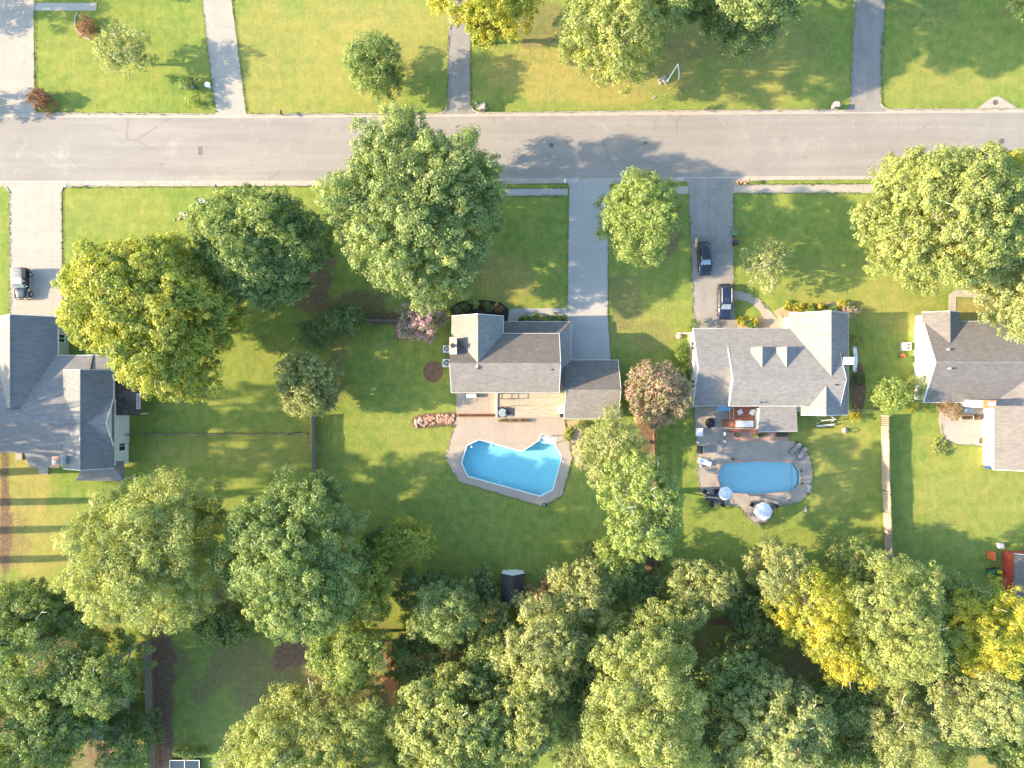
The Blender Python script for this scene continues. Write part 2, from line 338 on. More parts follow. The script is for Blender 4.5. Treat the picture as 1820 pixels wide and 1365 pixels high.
# ---------------------------------------------------------------- foliage
def in_poly(P, x, y):
    r = np.zeros(len(x), bool); n = len(P)
    for i in range(n):
        x1, y1 = P[i]; x2, y2 = P[i-1]
        c = ((y1 > y) != (y2 > y)) & (x < (x2-x1)*(y-y1)/((y2-y1)+1e-12)+x1)
        r ^= c
    return r
def edge_dist(P, x, y):
    d_ = np.full(len(x), 1e9); n = len(P)
    for i in range(n):
        ax, ay = P[i-1]; bx, by = P[i]; vx, vy = bx-ax, by-ay; L2 = vx*vx+vy*vy+1e-9
        t = np.clip(((x-ax)*vx+(y-ay)*vy)/L2, 0, 1)
        d_ = np.minimum(d_, np.hypot(x-ax-t*vx, y-ay-t*vy))
    return d_
def leaf_mesh(name, Pc, N, size, mat, parent, tint, aspect=0.62):
    n = len(Pc)
    N = N/np.linalg.norm(N, axis=1, keepdims=True)
    a = RNG.normal(size=(n,3)); U = np.cross(N, a); U /= np.linalg.norm(U, axis=1, keepdims=True)+1e-9
    V = np.cross(N, U); s = size[:,None]
    v = np.empty((n,4,3), np.float32)
    fold = N*s*0.22
    v[:,0] = Pc-U*s; v[:,1] = Pc-V*s*aspect+fold; v[:,2] = Pc+U*s; v[:,3] = Pc+V*s*aspect+fold
    me = bpy.data.meshes.new(name)
    me.vertices.add(4*n); me.vertices.foreach_set('co', v.ravel())
    me.loops.add(4*n); me.loops.foreach_set('vertex_index', np.arange(4*n, dtype=np.int32))
    me.polygons.add(n); me.polygons.foreach_set('loop_start', np.arange(0, 4*n, 4, dtype=np.int32))
    try: me.polygons.foreach_set('loop_total', np.full(n, 4, np.int32))
    except Exception: pass
    me.update(calc_edges=True)
    at = me.attributes.new('tint', 'FLOAT', 'FACE'); at.data.foreach_set('value', tint.astype(np.float32))
    me.materials.append(mat)
    o = bpy.data.objects.new(name, me); C.objects.link(o); o.parent = parent
    return o
def crown_points(P, T, hb, lobe, dens, tuft=0.34, leaf=0.15, sparse=0.0, seed=0, per=9, open_=0.0):
    """P: crown outline in world xy; returns leaf centres, normals, sizes, tint"""
    rg = np.random.default_rng(seed)
    P = np.array(P); mn, mx = P.min(0), P.max(0)
    # lobes
    area = 0.5*abs(np.dot(P[:,0], np.roll(P[:,1],1))-np.dot(P[:,1], np.roll(P[:,0],1)))
    nl = max(4, int(area/(math.pi*lobe*lobe)*2.3*dens))
    q = rg.uniform(mn, mx, size=(nl*8, 2)); q = q[in_poly(P, q[:,0], q[:,1])]
    dd = edge_dist(P, q[:,0], q[:,1]); R = max(dd.max(), 1e-3)
    q = q[dd > lobe*0.6]; dd = dd[dd > lobe*0.6]
    # poisson thinning
    keep = []; 
    for i in range(len(q)):
        if len(keep) >= nl: break
        if keep and np.min(np.hypot(*(q[keep]-q[i]).T)) < lobe*rg.uniform(0.7,1.05): continue
        keep.append(i)
    if len(keep) < 3: keep = list(range(min(len(q), 6)))
    q = q[keep]; dd = dd[keep]; k = len(q)
    t = np.clip(dd/R, 0, 1); arch = np.sqrt(np.clip(1-(1-t)**2, 0, 1))
    hm = hb+(T-hb)*0.38
    lr = lobe*rg.uniform(0.6, 1.2, k)
    ph = rg.uniform(0, 6.28, 4); fr = 2*math.pi/(lobe*4.2)
    big = 0.5*(np.sin(q[:,0]*fr+ph[0])*np.cos(q[:,1]*fr*0.8+ph[1])+np.sin((q[:,0]+q[:,1])*fr*0.6+ph[2]))
    zt = hm+(T-hm)*arch - lr*0.8 + big*lobe*0.6 + rg.normal(0, lobe*0.62, k)
    zt = np.maximum(zt, hb+lr*0.5)
    lz = list(zip(q[:,0], q[:,1], zt, lr))
    # lower / inner lobes
    for i in range(k):
        if rg.random() < 0.65-0.4*open_:
            lo = hm-(hm-hb)*arch[i]; z = rg.uniform(lo, max(lo+0.01, zt[i]-lr[i]*1.1))
            lz.append((q[i,0]+rg.normal(0,0.3), q[i,1]+rg.normal(0,0.3), max(z, hb*0.6), lr[i]*0.95))
    for i in range(k):                                   # boughs along the underside of the crown
        if T > 7 and arch[i] > .45 and rg.random() < 0.42-0.3*open_:
            lz.append((q[i,0]+rg.normal(0,.4), q[i,1]+rg.normal(0,.4), max(hm-(hm-hb)*arch[i]*rg.uniform(.5,.95), hb*.8)+lr[i]*.5, lr[i]))
    # boughs carry clusters; the clusters carry the leaves
    cr = 0.38*lobe+0.06; PC, NN, SZ, TT = [], [], [], []
    for (x, y, z, r) in lz:
        m = max(4, int(3.7*r*r/(cr*cr)*(1-sparse)))
        dv = rg.normal(size=(m,3)); dv[:,2] = np.abs(dv[:,2])*0.95-0.25; dv /= np.linalg.norm(dv, axis=1, keepdims=True)
        rad = r*(0.80+0.42*rg.random(m))*np.where(rg.random(m) < 0.18, 0.55, 1.0)
        c = np.array([x,y,z])+dv*rad[:,None]*np.array([1,1,0.8])
        crr = cr*rg.uniform(0.55, 1.25, m); tl = rg.uniform(-0.13, 0.13); ct = rg.normal(0, 0.10, m)
        n1 = max(10, int(per*4.6*(lobe/1.1)**2)) if per > 8 else per*2
        n1 = min(n1, 54)
        d2 = rg.normal(size=(m,n1,3)); d2[:,:,2] += 0.25; d2 /= np.linalg.norm(d2, axis=2, keepdims=True)
        rr_ = crr[:,None]*(1-0.55*rg.random((m,n1))**2.2)
        cc = (c[:,None,:]+d2*rr_[:,:,None]*np.array([1,1,.82])).reshape(-1,3)
        nn = (d2*0.9+dv[:,None,:]*0.5).reshape(-1,3)+rg.normal(size=(m*n1,3))*0.55+np.array([0,0,0.25])
        PC.append(cc); NN.append(nn); SZ.append(rg.uniform(0.55,1.25,m*n1)*leaf)
        TT.append(np.clip(0.5+tl+np.repeat(ct,n1)+rg.normal(0,0.15,m*n1), 0, 1))
    return np.concatenate(PC), np.concatenate(NN), np.concatenate(SZ), np.concatenate(TT), lz
def ell(cx, cy, rx, ry, n=14, j=0.12, seed=0):
    rr = random.Random(seed*31+int(cx)*7+int(cy))
    return [(cx+rx*math.cos(a)*k, cy+ry*math.sin(a)*k) for a, k in ((2*math.pi*i/n, 1+rr.uniform(-j, j)) for i in range(n))]
NT = [0]
def tree(label, outline, T, mat, lobe=1.15, dens=1.0, hb=None, leaf=0.11, tuft=0.34, sparse=0.0, name='broadleaf_tree', cat='tree',
         bark='bark', group=None, limbs=10, open_=0.0, per=9, trunk=None, twigs=0):
    NT[0] += 1; sd = NT[0]
    hb = T*0.28 if hb is None else hb
    if T < 10: dens *= 1.25
    r0_ = random.Random(sd*17+3); leaf *= r0_.uniform(.88, 1.22); lobe *= r0_.uniform(.88, 1.16)
    if name != 'shrub' and T > 6:                      # ragged outline: boughs reach out and fall back
        mx_ = sum(p[0] for p in outline)/len(outline); my_ = sum(p[1] for p in outline)/len(outline); o2 = []
        for k in range(len(outline)):
            a_, b_ = outline[k], outline[(k+1) % len(outline)]
            for f_ in (0, .5):
                x_, y_ = a_[0]+(b_[0]-a_[0])*f_, a_[1]+(b_[1]-a_[1])*f_; q_ = 1+r0_.uniform(-.09, .075); o2.append((mx_+(x_-mx_)*q_, my_+(y_-my_)*q_))
        outline = o2
    hm = hb+(T-hb)*0.5
    P = WP(outline, hm)
    cx = sum(p[0] for p in P)/len(P); cy = sum(p[1] for p in P)/len(P)
    if trunk: cx, cy = W(*trunk)[:2]
    e = thing(name, label, cat, (cx, cy, 0), 0, group)
    Pl = [(x-cx, y-cy) for x, y in P]
    pc, nn, sz, tt, lz = crown_points(Pl, T, hb, lobe, dens, tuft, leaf, sparse, sd, per, open_)
    leaf_mesh('crown', pc, nn, sz, LM[mat], e, tt)
    rr = random.Random(sd); tb = MB(); r0 = 0.018*T+0.03 if T > 3 else 0.04
    top = hb+(T-hb)*0.45
    tb.tube([(0,0,-0.15),(0.02*T*rr.uniform(-1,1),0.02*T*rr.uniform(-1,1),hb*0.6),(0.03*T*rr.uniform(-1,1),0.03*T*rr.uniform(-1,1),top)], [r0*1.25, r0, r0*0.5], 9)
    tgt = rr.sample(lz, min(limbs, len(lz)))
    for (x, y, z, r) in tgt:
        s0 = rr.uniform(hb*0.7, top*0.95)
        tb.tube([(0,0,s0-.05),(x*0.45+rr.uniform(-.3,.3),y*0.45+rr.uniform(-.3,.3),s0+(z-s0)*0.6),(x*0.95,y*0.95,z+r*0.2)], [r0*0.5, r0*0.3, r0*0.08], 6)
    if twigs:
        for _ in range(twigs):
            x, y, z, r = rr.choice(lz)
            a = rr.uniform(0, 6.28); ln = rr.uniform(0.8, 1.9)
            p0 = (x*0.8, y*0.8, z); p1 = (x+math.cos(a)*ln*0.5, y+math.sin(a)*ln*0.5, z+r*0.7); p2 = (x+math.cos(a)*ln, y+math.sin(a)*ln, z+r*1.08)
            tb.tube([(0,0,top*.7), (x*0.4, y*0.4, top*.7+(z-top*.7)*.6), p0, p1, p2], [r0*.4, .09, 0.07, 0.045, 0.02], 5)
    tb.build('trunk', M[bark], e)
    return e
def bush(label, outline, T, mat, **kw):
    a = dict(lobe=0.42, hb=0.12, leaf=0.07, tuft=0.14, name='shrub', cat='shrub', limbs=4, per=8); a.update(kw)
    return tree(label, outline, T, mat, **a)

# ---------------------------------------------------------------- ground sheet
xs = np.concatenate([-np.geomspace(900, 78, 14), np.arange(-76, 76.1, 0.4), np.geomspace(78, 900, 14)])
ys = np.concatenate([-np.geomspace(900, 60, 14), np.arange(-58, 58.1, 0.4), np.geomspace(60, 900, 14)])
gx, gy = np.meshgrid(xs, ys); gx = gx.ravel(); gy = gy.ravel(); nxv, nyv = len(xs), len(ys)
pxx = 910+gx*FPX/CAMH; pyy = 682.5-gy*FPX/CAMH
def vnoise(x, y, sc, seed):
    rg = np.random.default_rng(seed); G = rg.random((64,64)); x = x/sc; y = y/sc
    xi = np.floor(x).astype(int); yi = np.floor(y).astype(int); fx = x-xi; fy = y-yi
    fx = fx*fx*(3-2*fx); fy = fy*fy*(3-2*fy)
    g = lambda i, j: G[(yi+j) % 64, (xi+i) % 64]
    return (g(0,0)*(1-fx)+g(1,0)*fx)*(1-fy)+(g(0,1)*(1-fx)+g(1,1)*fx)*fy
nb = 0.5*vnoise(gx,gy,3.2,1)+0.3*vnoise(gx,gy,1.4,2)+0.2*vnoise(gx,gy,0.7,3)
def blobs(lst):
    a = np.zeros(len(gx))
    for cx, cy, rx, ry, st in lst:
        d2 = np.sqrt(((pxx-cx)/rx)**2+((pyy-cy)/ry)**2)
        a = np.maximum(a, st*np.clip((1.15-d2+(nb-0.5)*0.9)/0.45, 0, 1))
    return a
soil = blobs([(410,1250,150,115,.47),(1260,60,150,75,.56),(960,40,90,50,.6),(1180,110,60,30,.35),(1440,60,60,50,.45),(1640,10,80,50,.45),(560,480,40,90,.8),(640,545,60,35,.7),  # first blob paints deep shade into the lower-left yard; the rest are bare soil
   (720,565,90,18,.8),(560,540,60,25,.7),(1155,400,75,90,.75),(1110,530,40,70,.55),(1160,600,45,45,.5),(840,490,60,50,.45),(900,430,60,60,.15),
   (1150,760,22,60,.9),(1160,1020,14,60,.9),(600,640,18,90,.55),(560,600,30,40,.5),(285,1250,30,150,.95),(520,1160,45,38,.95),(560,1240,50,50,.7),
   (650,1230,80,60,.7),(400,1160,130,25,.45),(395,1040,14,50,.9),(400,1080,300,40,.5),(900,1200,700,110,.65),(1500,1250,300,150,.7),(60,1230,200,180,.7),(180,1320,40,60,.8),
   (1320,1105,60,12,.9),(1720,990,40,20,.2),(20,960,40,80,.55),(10,900,12,200,.9),(30,800,30,40,.3),(1730,540,60,25,.45),(1410,535,8,8,.0),(700,730,18,100,.2),
   (1640,345,90,60,.4),(1800,1350,80,20,.2)])
dry = blobs([(560,110,190,120,.55),(470,60,60,90,.6),(700,70,130,70,.6),(1000,130,160,60,.9),(1100,160,80,40,.9),(1200,130,70,50,.8),(1340,120,120,80,.5),(200,370,120,60,.25),
   (900,500,70,50,.8),(1590,540,90,60,.55),(40,900,60,120,.95),(70,960,80,90,.8),(200,110,120,80,.12),(1640,150,160,40,.35),(1780,830,80,120,.35),(1690,860,80,120,.3),
   (1480,820,80,110,.3),(1150,560,70,60,.35),(1500,500,100,60,.3),(640,820,60,100,.0),(400,800,180,40,.25),(1740,550,50,20,.9),(760,790,80,60,.2),(1780,1350,100,40,1.0),(640,1340,60,40,.5)])
dry = np.clip(dry+0.25*(vnoise(gx,gy,9,5)-0.5)+0.12*(vnoise(gx,gy,2,6)-0.5), 0, 1)
P_POOL1 = [(851.6,782),(928,803),(958.6,783),(963.6,772),(988,780),(986,791),(998,811),(991,838),(982,870),(960,881),(832,846),(821,823),(830.5,792)]
P_DECK1 = [(811,742),(808,754),(791,813),(814.5,856),(963,900),(999,881),(1017,815),(1003,745),(1003,741),(882,741),(882,741.5)]
P_POOL2 = [(1289,823),(1316,821.5),(1345,819.5),(1380,820.5),(1412,823),(1421,838),(1422,850),(1420.6,862),(1412,872),(1378,876),(1345,878.5),(1304,876.5),(1290,872),(1279,864),(1275,845),(1278,833)]
def cutmask(poly, grow):
    w_ = np.array(WP(poly)); c = w_.mean(0); w_ = c+(w_-c)*grow
    return in_poly(w_, gx, gy)
cm = cutmask(P_POOL1, 1.0) | cutmask(P_POOL2, 1.0)
# keep quads none of whose corners lies inside a pool outline (the decks overlap the ragged edge)
i, j = np.meshgrid(np.arange(nxv-1), np.arange(nyv-1)); a = (j*nxv+i).ravel()
q = np.stack([a, a+1, a+nxv+1, a+nxv], 1); q = q[~cm[q].any(1)]
me = bpy.data.meshes.new('lawn'); gz = 0.03*(vnoise(gx,gy,6,9)-0.5)
me.vertices.add(len(gx)); me.vertices.foreach_set('co', np.stack([gx,gy,gz],1).astype(np.float32).ravel())
me.loops.add(q.size); me.loops.foreach_set('vertex_index', q.ravel().astype(np.int32))
me.polygons.add(len(q)); me.polygons.foreach_set('loop_start', np.arange(0, q.size, 4, dtype=np.int32)); me.update(calc_edges=True)
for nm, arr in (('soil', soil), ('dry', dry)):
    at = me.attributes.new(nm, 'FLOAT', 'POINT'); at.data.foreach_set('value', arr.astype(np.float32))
m, t, p = newmat('grass'); P = pos(t)
green = ramp(t, nz(t, 0.9, 6, 0.65, P, 0.4), [(0.3, (0.132,0.190,0.045)), (0.7, (0.235,0.265,0.07))])
tan = ramp(t, nz(t, 1.5, 6, 0.7, P), [(0.3, (0.25,0.215,0.07)), (0.7, (0.36,0.29,0.11))])
col = mixc(t, mth(t, 'MULTIPLY', attr(t, 'dry'), 0.85), green, tan)
col = mixc(t, 0.75, col, ramp(t, nz(t, 4.5, 7, 0.85, P), [(0.25, (0.55,0.6,0.5)), (0.75, (1.4,1.36,1.35))]), 'MULTIPLY')
col = mixc(t, 0.38, col, ramp(t, nz(t, 1, 5, 0.7, pos(t, (3.2,0.35,1), 0.05)), [(0.3, (0.74,0.8,0.72)), (0.7, (1.2,1.15,1.1))]), 'MULTIPLY')
wv = t.nodes.new('ShaderNodeTexWave'); wv.inputs['Scale'].default_value = 0.16; wv.inputs['Distortion'].default_value = 2.0; wv.inputs['Detail'].default_value = 3; wv.inputs['Detail Scale'].default_value = 0.6; wv.bands_direction = 'Y'
t.links.new(pos(t), wv.inputs['Vector']); col = mixc(t, 0.22, col, ramp(t, wv.outputs['Fac'], [(0.2, (0.88,0.9,0.88)), (0.8, (1.08,1.06,1.05))]), 'MULTIPLY')
col = mixc(t, 0.75, col, ramp(t, nz(t, 0.28, 7, 0.66, P, 1.3), [(0.35, (0.80,0.92,0.85)), (0.65, (1.2,1.08,1.05))]), 'MULTIPLY')
vo = t.nodes.new('ShaderNodeTexVoronoi'); vo.inputs['Scale'].default_value = 1.1; t.links.new(P, vo.inputs['Vector'])
col = mixc(t, ramp(t, vo.outputs['Distance'], [(0.05, (0.8,0.8,0.8)), (0.09, (0,0,0))]), col, (0.34,0.26,0.13))
dirt_and_shade = ramp(t, nz(t, 2.2, 7, 0.75, P), [(0.3, (0.10,0.062,0.04)), (0.5, (0.155,0.10,0.066)), (0.72, (0.235,0.16,0.11))])
sf = mth(t, 'ADD', attr(t, 'soil'), mth(t, 'MULTIPLY', mth(t, 'SUBTRACT', nz(t, 3.5, 6, 0.7, P), 0.5), 1.1), True)  # mask of bare soil plus the painted yard shade
col = mixc(t, ramp(t, sf, [(0.38, (0,0,0)), (0.85, (1,1,1))]), col, dirt_and_shade)
t.links.new(col, p.inputs['Base Color']); p.inputs['Roughness'].default_value = 1; p.inputs['Specular IOR Level'].default_value = 0.1
bump(t, p, nz(t, 9, 6, 0.85, P), 0.7, 0.06)
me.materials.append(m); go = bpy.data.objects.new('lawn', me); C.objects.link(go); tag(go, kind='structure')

# ---------------------------------------------------------------- street, drives, walks
def flat(name, pts, z0, z1, mat): return struct(name, MB().prism(WP(pts), z0, z1), M[mat])
flat('road', [(-700,206),(0,206.5),(450,208),(900,205),(1400,201),(1820,198),(2500,195),(2500,313),(1820,314),(1400,315),(900,320),(560,323),(0,323.5),(-700,323)], -0.3, 0.035, 'asphalt')
flat('gutter', [(-700,201.5),(0,201.5),(450,203),(900,200),(1400,196.2),(1820,194),(2500,192),(2500,198),(1820,200),(1400,203),(900,207),(450,210),(0,208.5),(-700,208)], -0.3, 0.045, 'kerb')
flat('gutter', [(-700,321),(0,321.5),(560,321),(900,318),(1400,313),(1820,312),(2500,311),(2500,318),(1820,317.5),(1400,320),(900,325),(560,330),(0,330),(-700,330)], -0.3, 0.045, 'kerb')
def kerb(pts, wd=1.6, mat='kerb', z=0.13):
    b = MB(); n = len(pts)
    for k in range(n-1):
        (x0,y0),(x1,y1) = pts[k], pts[k+1]; L_ = math.hypot(x1-x0, y1-y0); nx_, ny_ = -(y1-y0)/L_*wd/2, (x1-x0)/L_*wd/2
        ex, ey = (x1-x0)/L_*0.3, (y1-y0)/L_*0.3
        b.prism(WP([(x0-nx_-ex,y0-ny_-ey),(x1-nx_+ex,y1-ny_+ey),(x1+nx_+ex,y1+ny_+ey),(x0+nx_-ex,y0+ny_-ey)]), -0.1, z+0.002*(k % 2))
    return struct('kerb', b, M[mat])
kerb([(62,196),(66,201),(200,202.5),(378,203)]); kerb([(441,204),(600,203),(778,202),(790,199),(795,191)]); kerb([(838,190),(842,197),(852,201),(1150,197.5),(1490,195.5)])
kerb([(1565,185),(1570,192),(1580,194.5),(1700,194.5),(1900,194),(2500,192)]); kerb([(-700,331),(0,331),(12,333),(17,341)]); kerb([(110,339),(113,333),(118,331.5),(300,331),(560,330),(760,328),(890,326)])
kerb([(892,326.5),(1002,325),(1010,326),(1012,332)]); kerb([(1085,326),(1215,322)]); kerb([(1318,321),(1400,319.5),(1560,318.5),(2400,317)])
flat('driveway', [(-18,202),(-30,-260),(58,-260),(60,0),(62,202)], -0.25, 0.052, 'concrete')
flat('driveway', [(384,204),(345,-120),(330,-260),(388,-260),(412,0),(438,204)], -0.25, 0.052, 'concrete')
flat('driveway', [(784,203),(795,190),(796,60),(790,-260),(840,-260),(836,60),(836,190),(846,203)], -0.25, 0.052, 'asphalt_dark')
flat('driveway', [(1498,199),(1510,188),(1516,60),(1526,-260),(1584,-260),(1572,20),(1565,186),(1574,199)], -0.25, 0.052, 'asphalt_dark')
flat('driveway', [(4,324),(17,341),(18,565),(18,640),(122,640),(122,560),(112,540),(110,341),(122,324)], -0.25, 0.052, 'concrete')
flat('driveway', [(1004,320),(1012,330),(1008.5,560),(1007,650),(1087,650),(1080,560),(1083,330),(1092,320)], -0.25, 0.054, 'concrete_white')
flat('driveway', [(1215,317),(1223,326),(1227,430),(1231,525),(1233,592),(1312,592),(1304,545),(1303,326),(1314,317)], -0.25, 0.054, 'asphalt_grey')
flat('sidewalk', [(780,336.5),(880,336),(1009,335),(1009.2,348),(880,349),(780,349.5)], -0.2, 0.046, 'concrete_white')
flat('sidewalk', [(1083.2,333),(1222.6,331),(1222.8,345),(1083,347)], -0.2, 0.046, 'concrete')
flat('sidewalk', [(1303.4,328.5),(1560,327.5),(2400,326),(2400,342),(1560,343),(1303.4,344)], -0.2, 0.046, 'concrete')
flat('front_walk', [(905,552),(912,548.5),(1008,547.5),(1008,560),(930,562),(922,566),(920,592),(906,592),(903,566)], -0.2, 0.046, 'concrete_white')
def arcw(name, pts, wd, mat, z=0.046):
    l, r = [], []
    for k, (x, y) in enumerate(pts):
        x0, y0 = pts[max(k-1,0)]; x1, y1 = pts[min(k+1,len(pts)-1)]; dl = math.hypot(x1-x0,y1-y0); nx_, ny_ = -(y1-y0)/dl*wd/2, (x1-x0)/dl*wd/2
        l.append((x+nx_,y+ny_)); r.append((x-nx_,y-ny_))
    b = MB(); wl, wr = WP(l), WP(r)
    n = len(pts); v = [(x,y,z) for x,y in wl+wr]+[(x,y,-0.2) for x,y in wl+wr]
    f = [(k,k+1,n+k+1,n+k) for k in range(n-1)]+[(k,2*n+k,2*n+k+1,k+1) for k in range(n-1)]+[(n+k,n+k+1,3*n+k+1,3*n+k) for k in range(n-1)]+[(0,n,3*n,2*n),(n-1,3*n-1,4*n-1,2*n-1)]
    return struct(name, b.add(v, f), M[mat])
arcw('front_walk', [(1303,525),(1318,525.5),(1332,529),(1345,537),(1356,548),(1366,561),(1378,574),(1392,589)], 15, 'concrete')
arcw('front_walk', [(1692,600),(1693,524),(1700,521),(1730,522),(1760,526)], 13, 'concrete')
flat('front_walk', [(58,5.5),(172,5.5),(172,19),(58,19)], -0.2, 0.06, 'concrete_white')
flat('drain_apron', [(1737,193),(1752,181),(1766,172.5),(1775,172),(1790,181),(1808,193)], -0.2, 0.07, 'concrete')
arcw('dirt_bed_edge', [(139,22),(134,32),(133,44),(138,56),(148,66),(162,71)], 2.2, 'kerb', 0.09)
flat('patio', [(811,699),(1003,699),(1003,741.3),(883,741.3),(881,735),(811,735)], -0.2, 0.05, 'pool_deck')
flat('patio', [(1668,745),(1672.7,768),(1680,780),(1698.5,790),(1745,793),(1765,793),(1765,705),(1690,705),(1672,725)], -0.2, 0.05, 'concrete')
flat('patio', [(30,805),(42,805),(42,817),(30,817)], -0.2, 0.3, 'concrete'); flat('patio', [(70,829),(87,829),(87,843),(70,843)], -0.2, 0.2, 'concrete')
flat('mulch_bed', ell(770,661,18,19,20,0.07), -0.1, 0.05, 'mulch')
flat('mulch_bed', [(803,590),(800,548),(815,537),(840,533),(870,534),(890,538),(903,548),(907,568),(908,600)], -0.1, 0.045, 'mulch_dark')
flat('mulch_bed', [(922,592),(922,568),(1005,566),(1014,570),(1014,592)], -0.1, 0.045, 'mulch_dark')
flat('mulch_bed', [(1376,553),(1390,545),(1420,541),(1480,538),(1505,536),(1513,545),(1512,565),(1395,567),(1388,550),(1398,590),(1392,585)], -0.1, 0.04, 'straw')
flat('mulch_bed', [(1306,582),(1310,570),(1330,569),(1345,566),(1360,557),(1372,572),(1383,590),(1306,592)], -0.1, 0.04, 'straw')
flat('mulch_bed', [(1008,748),(1030,746),(1040,790),(1034,840),(1018,812)], -0.1, 0.04, 'straw')
flat('mulch_bed', [(1222,590),(1236,590),(1240,725),(1226,725)], -0.1, 0.04, 'straw')
flat('mulch_bed', [(735,741),(755,735),(790,733),(811,733),(811,757),(790,756),(755,761),(736,760),(731,750)], -0.1, 0.05, 'mulch')
flat('mulch_bed', ell(1525,690,14,45,16,0.1), -0.1, 0.04, 'mulch')
flat('clay_strip', [(697,1145),(711,1185),(711,1400),(694,1400),(700,1290),(690,1230),(672,1200),(680,1160)], -0.1, 0.03, 'clay')
# ---------------------------------------------------------------- pools
def water_mat(name, tint, deep):
    m, t, p = newmat(name)
    tr = t.nodes.new('ShaderNodeBsdfTransparent'); tr.inputs[0].default_value = (*tint, 1)
    gl = t.nodes.new('ShaderNodeBsdfGlossy'); gl.inputs['Roughness'].default_value = 0.03; gl.inputs[0].default_value = (1,1,1,1)
    fr = t.nodes.new('ShaderNodeFresnel'); fr.inputs['IOR'].default_value = 1.33
    bp = t.nodes.new('ShaderNodeBump'); bp.inputs['Strength'].default_value = 0.25; bp.inputs['Distance'].default_value = 0.05
    t.links.new(nz(t, 2.5, 3, 0.5, pos(t)), bp.inputs['Height']); t.links.new(bp.outputs[0], gl.inputs['Normal']); t.links.new(bp.outputs[0], fr.inputs['Normal'])
    mx = t.nodes.new('ShaderNodeMixShader'); t.links.new(fr.outputs[0], mx.inputs[0]); t.links.new(tr.outputs[0], mx.inputs[1]); t.links.new(gl.outputs[0], mx.inputs[2])
    t.links.new(mx.outputs[0], t.nodes['Material Output'].inputs[0]); return m
M['pool_liner'] = simple('blue_pool_liner', (0.40,0.58,0.60), 0.5, 0.05, scale=1.5)
M['pool_liner2'] = simple('light_blue_pool_liner', (0.75,0.80,0.76), 0.5, 0.05, scale=1.5)
M['water'] = water_mat('water', (0.66,0.92,0.98), 0)
M['water2'] = water_mat('water_2', (0.74,0.93,0.98), 0)
M['cap'] = simple('orange_clay_cap', (0.50,0.20,0.09), 0.9, 0.35, scale=4)
def grow(pts, k):
    c = (sum(p[0] for p in pts)/len(pts), sum(p[1] for p in pts)/len(pts))
    return [(c[0]+(x-c[0])*k, c[1]+(y-c[1])*k) for x, y in pts]
def offset(pts, dd):                      # pixel polygon pushed outward along vertex normals
    n = len(pts); out = []
    ar = sum(pts[i-1][0]*pts[i][1]-pts[i][0]*pts[i-1][1] for i in range(n)); sg = 1 if ar > 0 else -1
    for i in range(n):
        x0,y0 = pts[i-1]; x1,y1 = pts[i]; x2,y2 = pts[(i+1)%n]
        a = ((y1-y0), -(x1-x0)); b = ((y2-y1), -(x2-x1)); la = math.hypot(*a); lb = math.hypot(*b)
        nx_, ny_ = a[0]/la+b[0]/lb, a[1]/la+b[1]/lb; l = math.hypot(nx_, ny_); c = max(0.45, l/2)
        out.append((x1+sg*nx_/l*dd/c, y1+sg*ny_/l*dd/c))
    return out
def poly_hole(name, outer, inner, z0, z1, mat):
    import bmesh
    bm = bmesh.new()
    for pts in (outer, inner):
        vv = [bm.verts.new((x, y, z1)) for x, y in pts]
        for k in range(len(vv)): bm.edges.new((vv[k], vv[(k+1) % len(vv)]))
    bmesh.ops.triangle_fill(bm, edges=bm.edges[:], use_beauty=True)
    hole = np.array(inner)
    kill = [f for f in bm.faces if in_poly(hole, np.array([f.calc_center_median().x]), np.array([f.calc_center_median().y]))[0]]
    bmesh.ops.delete(bm, geom=kill, context='FACES_ONLY')
    r = bmesh.ops.extrude_face_region(bm, geom=bm.faces[:])
    for v in r['geom']:
        if isinstance(v, bmesh.types.BMVert): v.co.z = z0
    bmesh.ops.recalc_face_normals(bm, faces=bm.faces)
    me = bpy.data.meshes.new(name); bm.to_mesh(me); bm.free(); me.materials.append(M[mat])
    o = bpy.data.objects.new(name, me); C.objects.link(o); return o
def basin(pts, depth, mat, zt):
    n = len(pts); v = [(x,y,zt) for x,y in pts]+[(x,y,-depth) for x,y in pts]
    v2 = MB(); v2.add(v, [(i,(i+1)%n,n+(i+1)%n,n+i) for i in range(n)]+[tuple(range(n,2*n))])
    return v2
p1 = WP(P_POOL1); p2 = WP(P_POOL2)
tag(poly_hole('pool_deck', WP(P_DECK1), WP(offset(P_POOL1, 0.5)), -0.25, 0.07, 'pool_deck'), kind='structure')
e = thing('swimming_pool', 'angular blue swimming pool with a notched top edge in a pale concrete deck', 'swimming pool', (0,0,0))
basin(p1, 1.25, None, 0.05).build('basin', M['pool_liner'], e)
poly_hole('coping', WP(offset(P_POOL1, 1.3)), p1, 0.0, 0.11, 'trim').parent = e
MB().prism(WP([(957.5,787),(963.6,773.5),(987,781),(985.2,791)]), -1.2, -0.22).prism(WP([(961,779),(963.6,773.8),(986.6,781.2),(985.5,786.5)]), -1.2, -0.05).build('steps', M['trim'], e)
hr = MB(); hx, hy, _ = W(979,776); hr.tube([(hx,hy,0.05),(hx+.05,hy+.25,0.8),(hx+0.6,hy+.15,0.95),(hx+1.6,hy+.2,0.95),(hx+1.85,hy-0.1,0.9),(hx+1.5,hy-0.45,0.5),(hx+0.85,hy-.85,0.1)], 0.03, 6).build('handrail', M['steel'], e)
MB().add([(x,y,-0.06) for x,y in p1], [tuple(range(len(p1)-1,-1,-1))]).build('water', M['water'], e)
for q_ in ((838,794),(888,848+8),(1000.5,820)):
    x, y, _ = W(*q_); MB().lathe([(0.11,0.05),(0.11,0.125),(0.02,0.13)], (x,y,0), 12).build('skimmer_lid', M['white'], e)
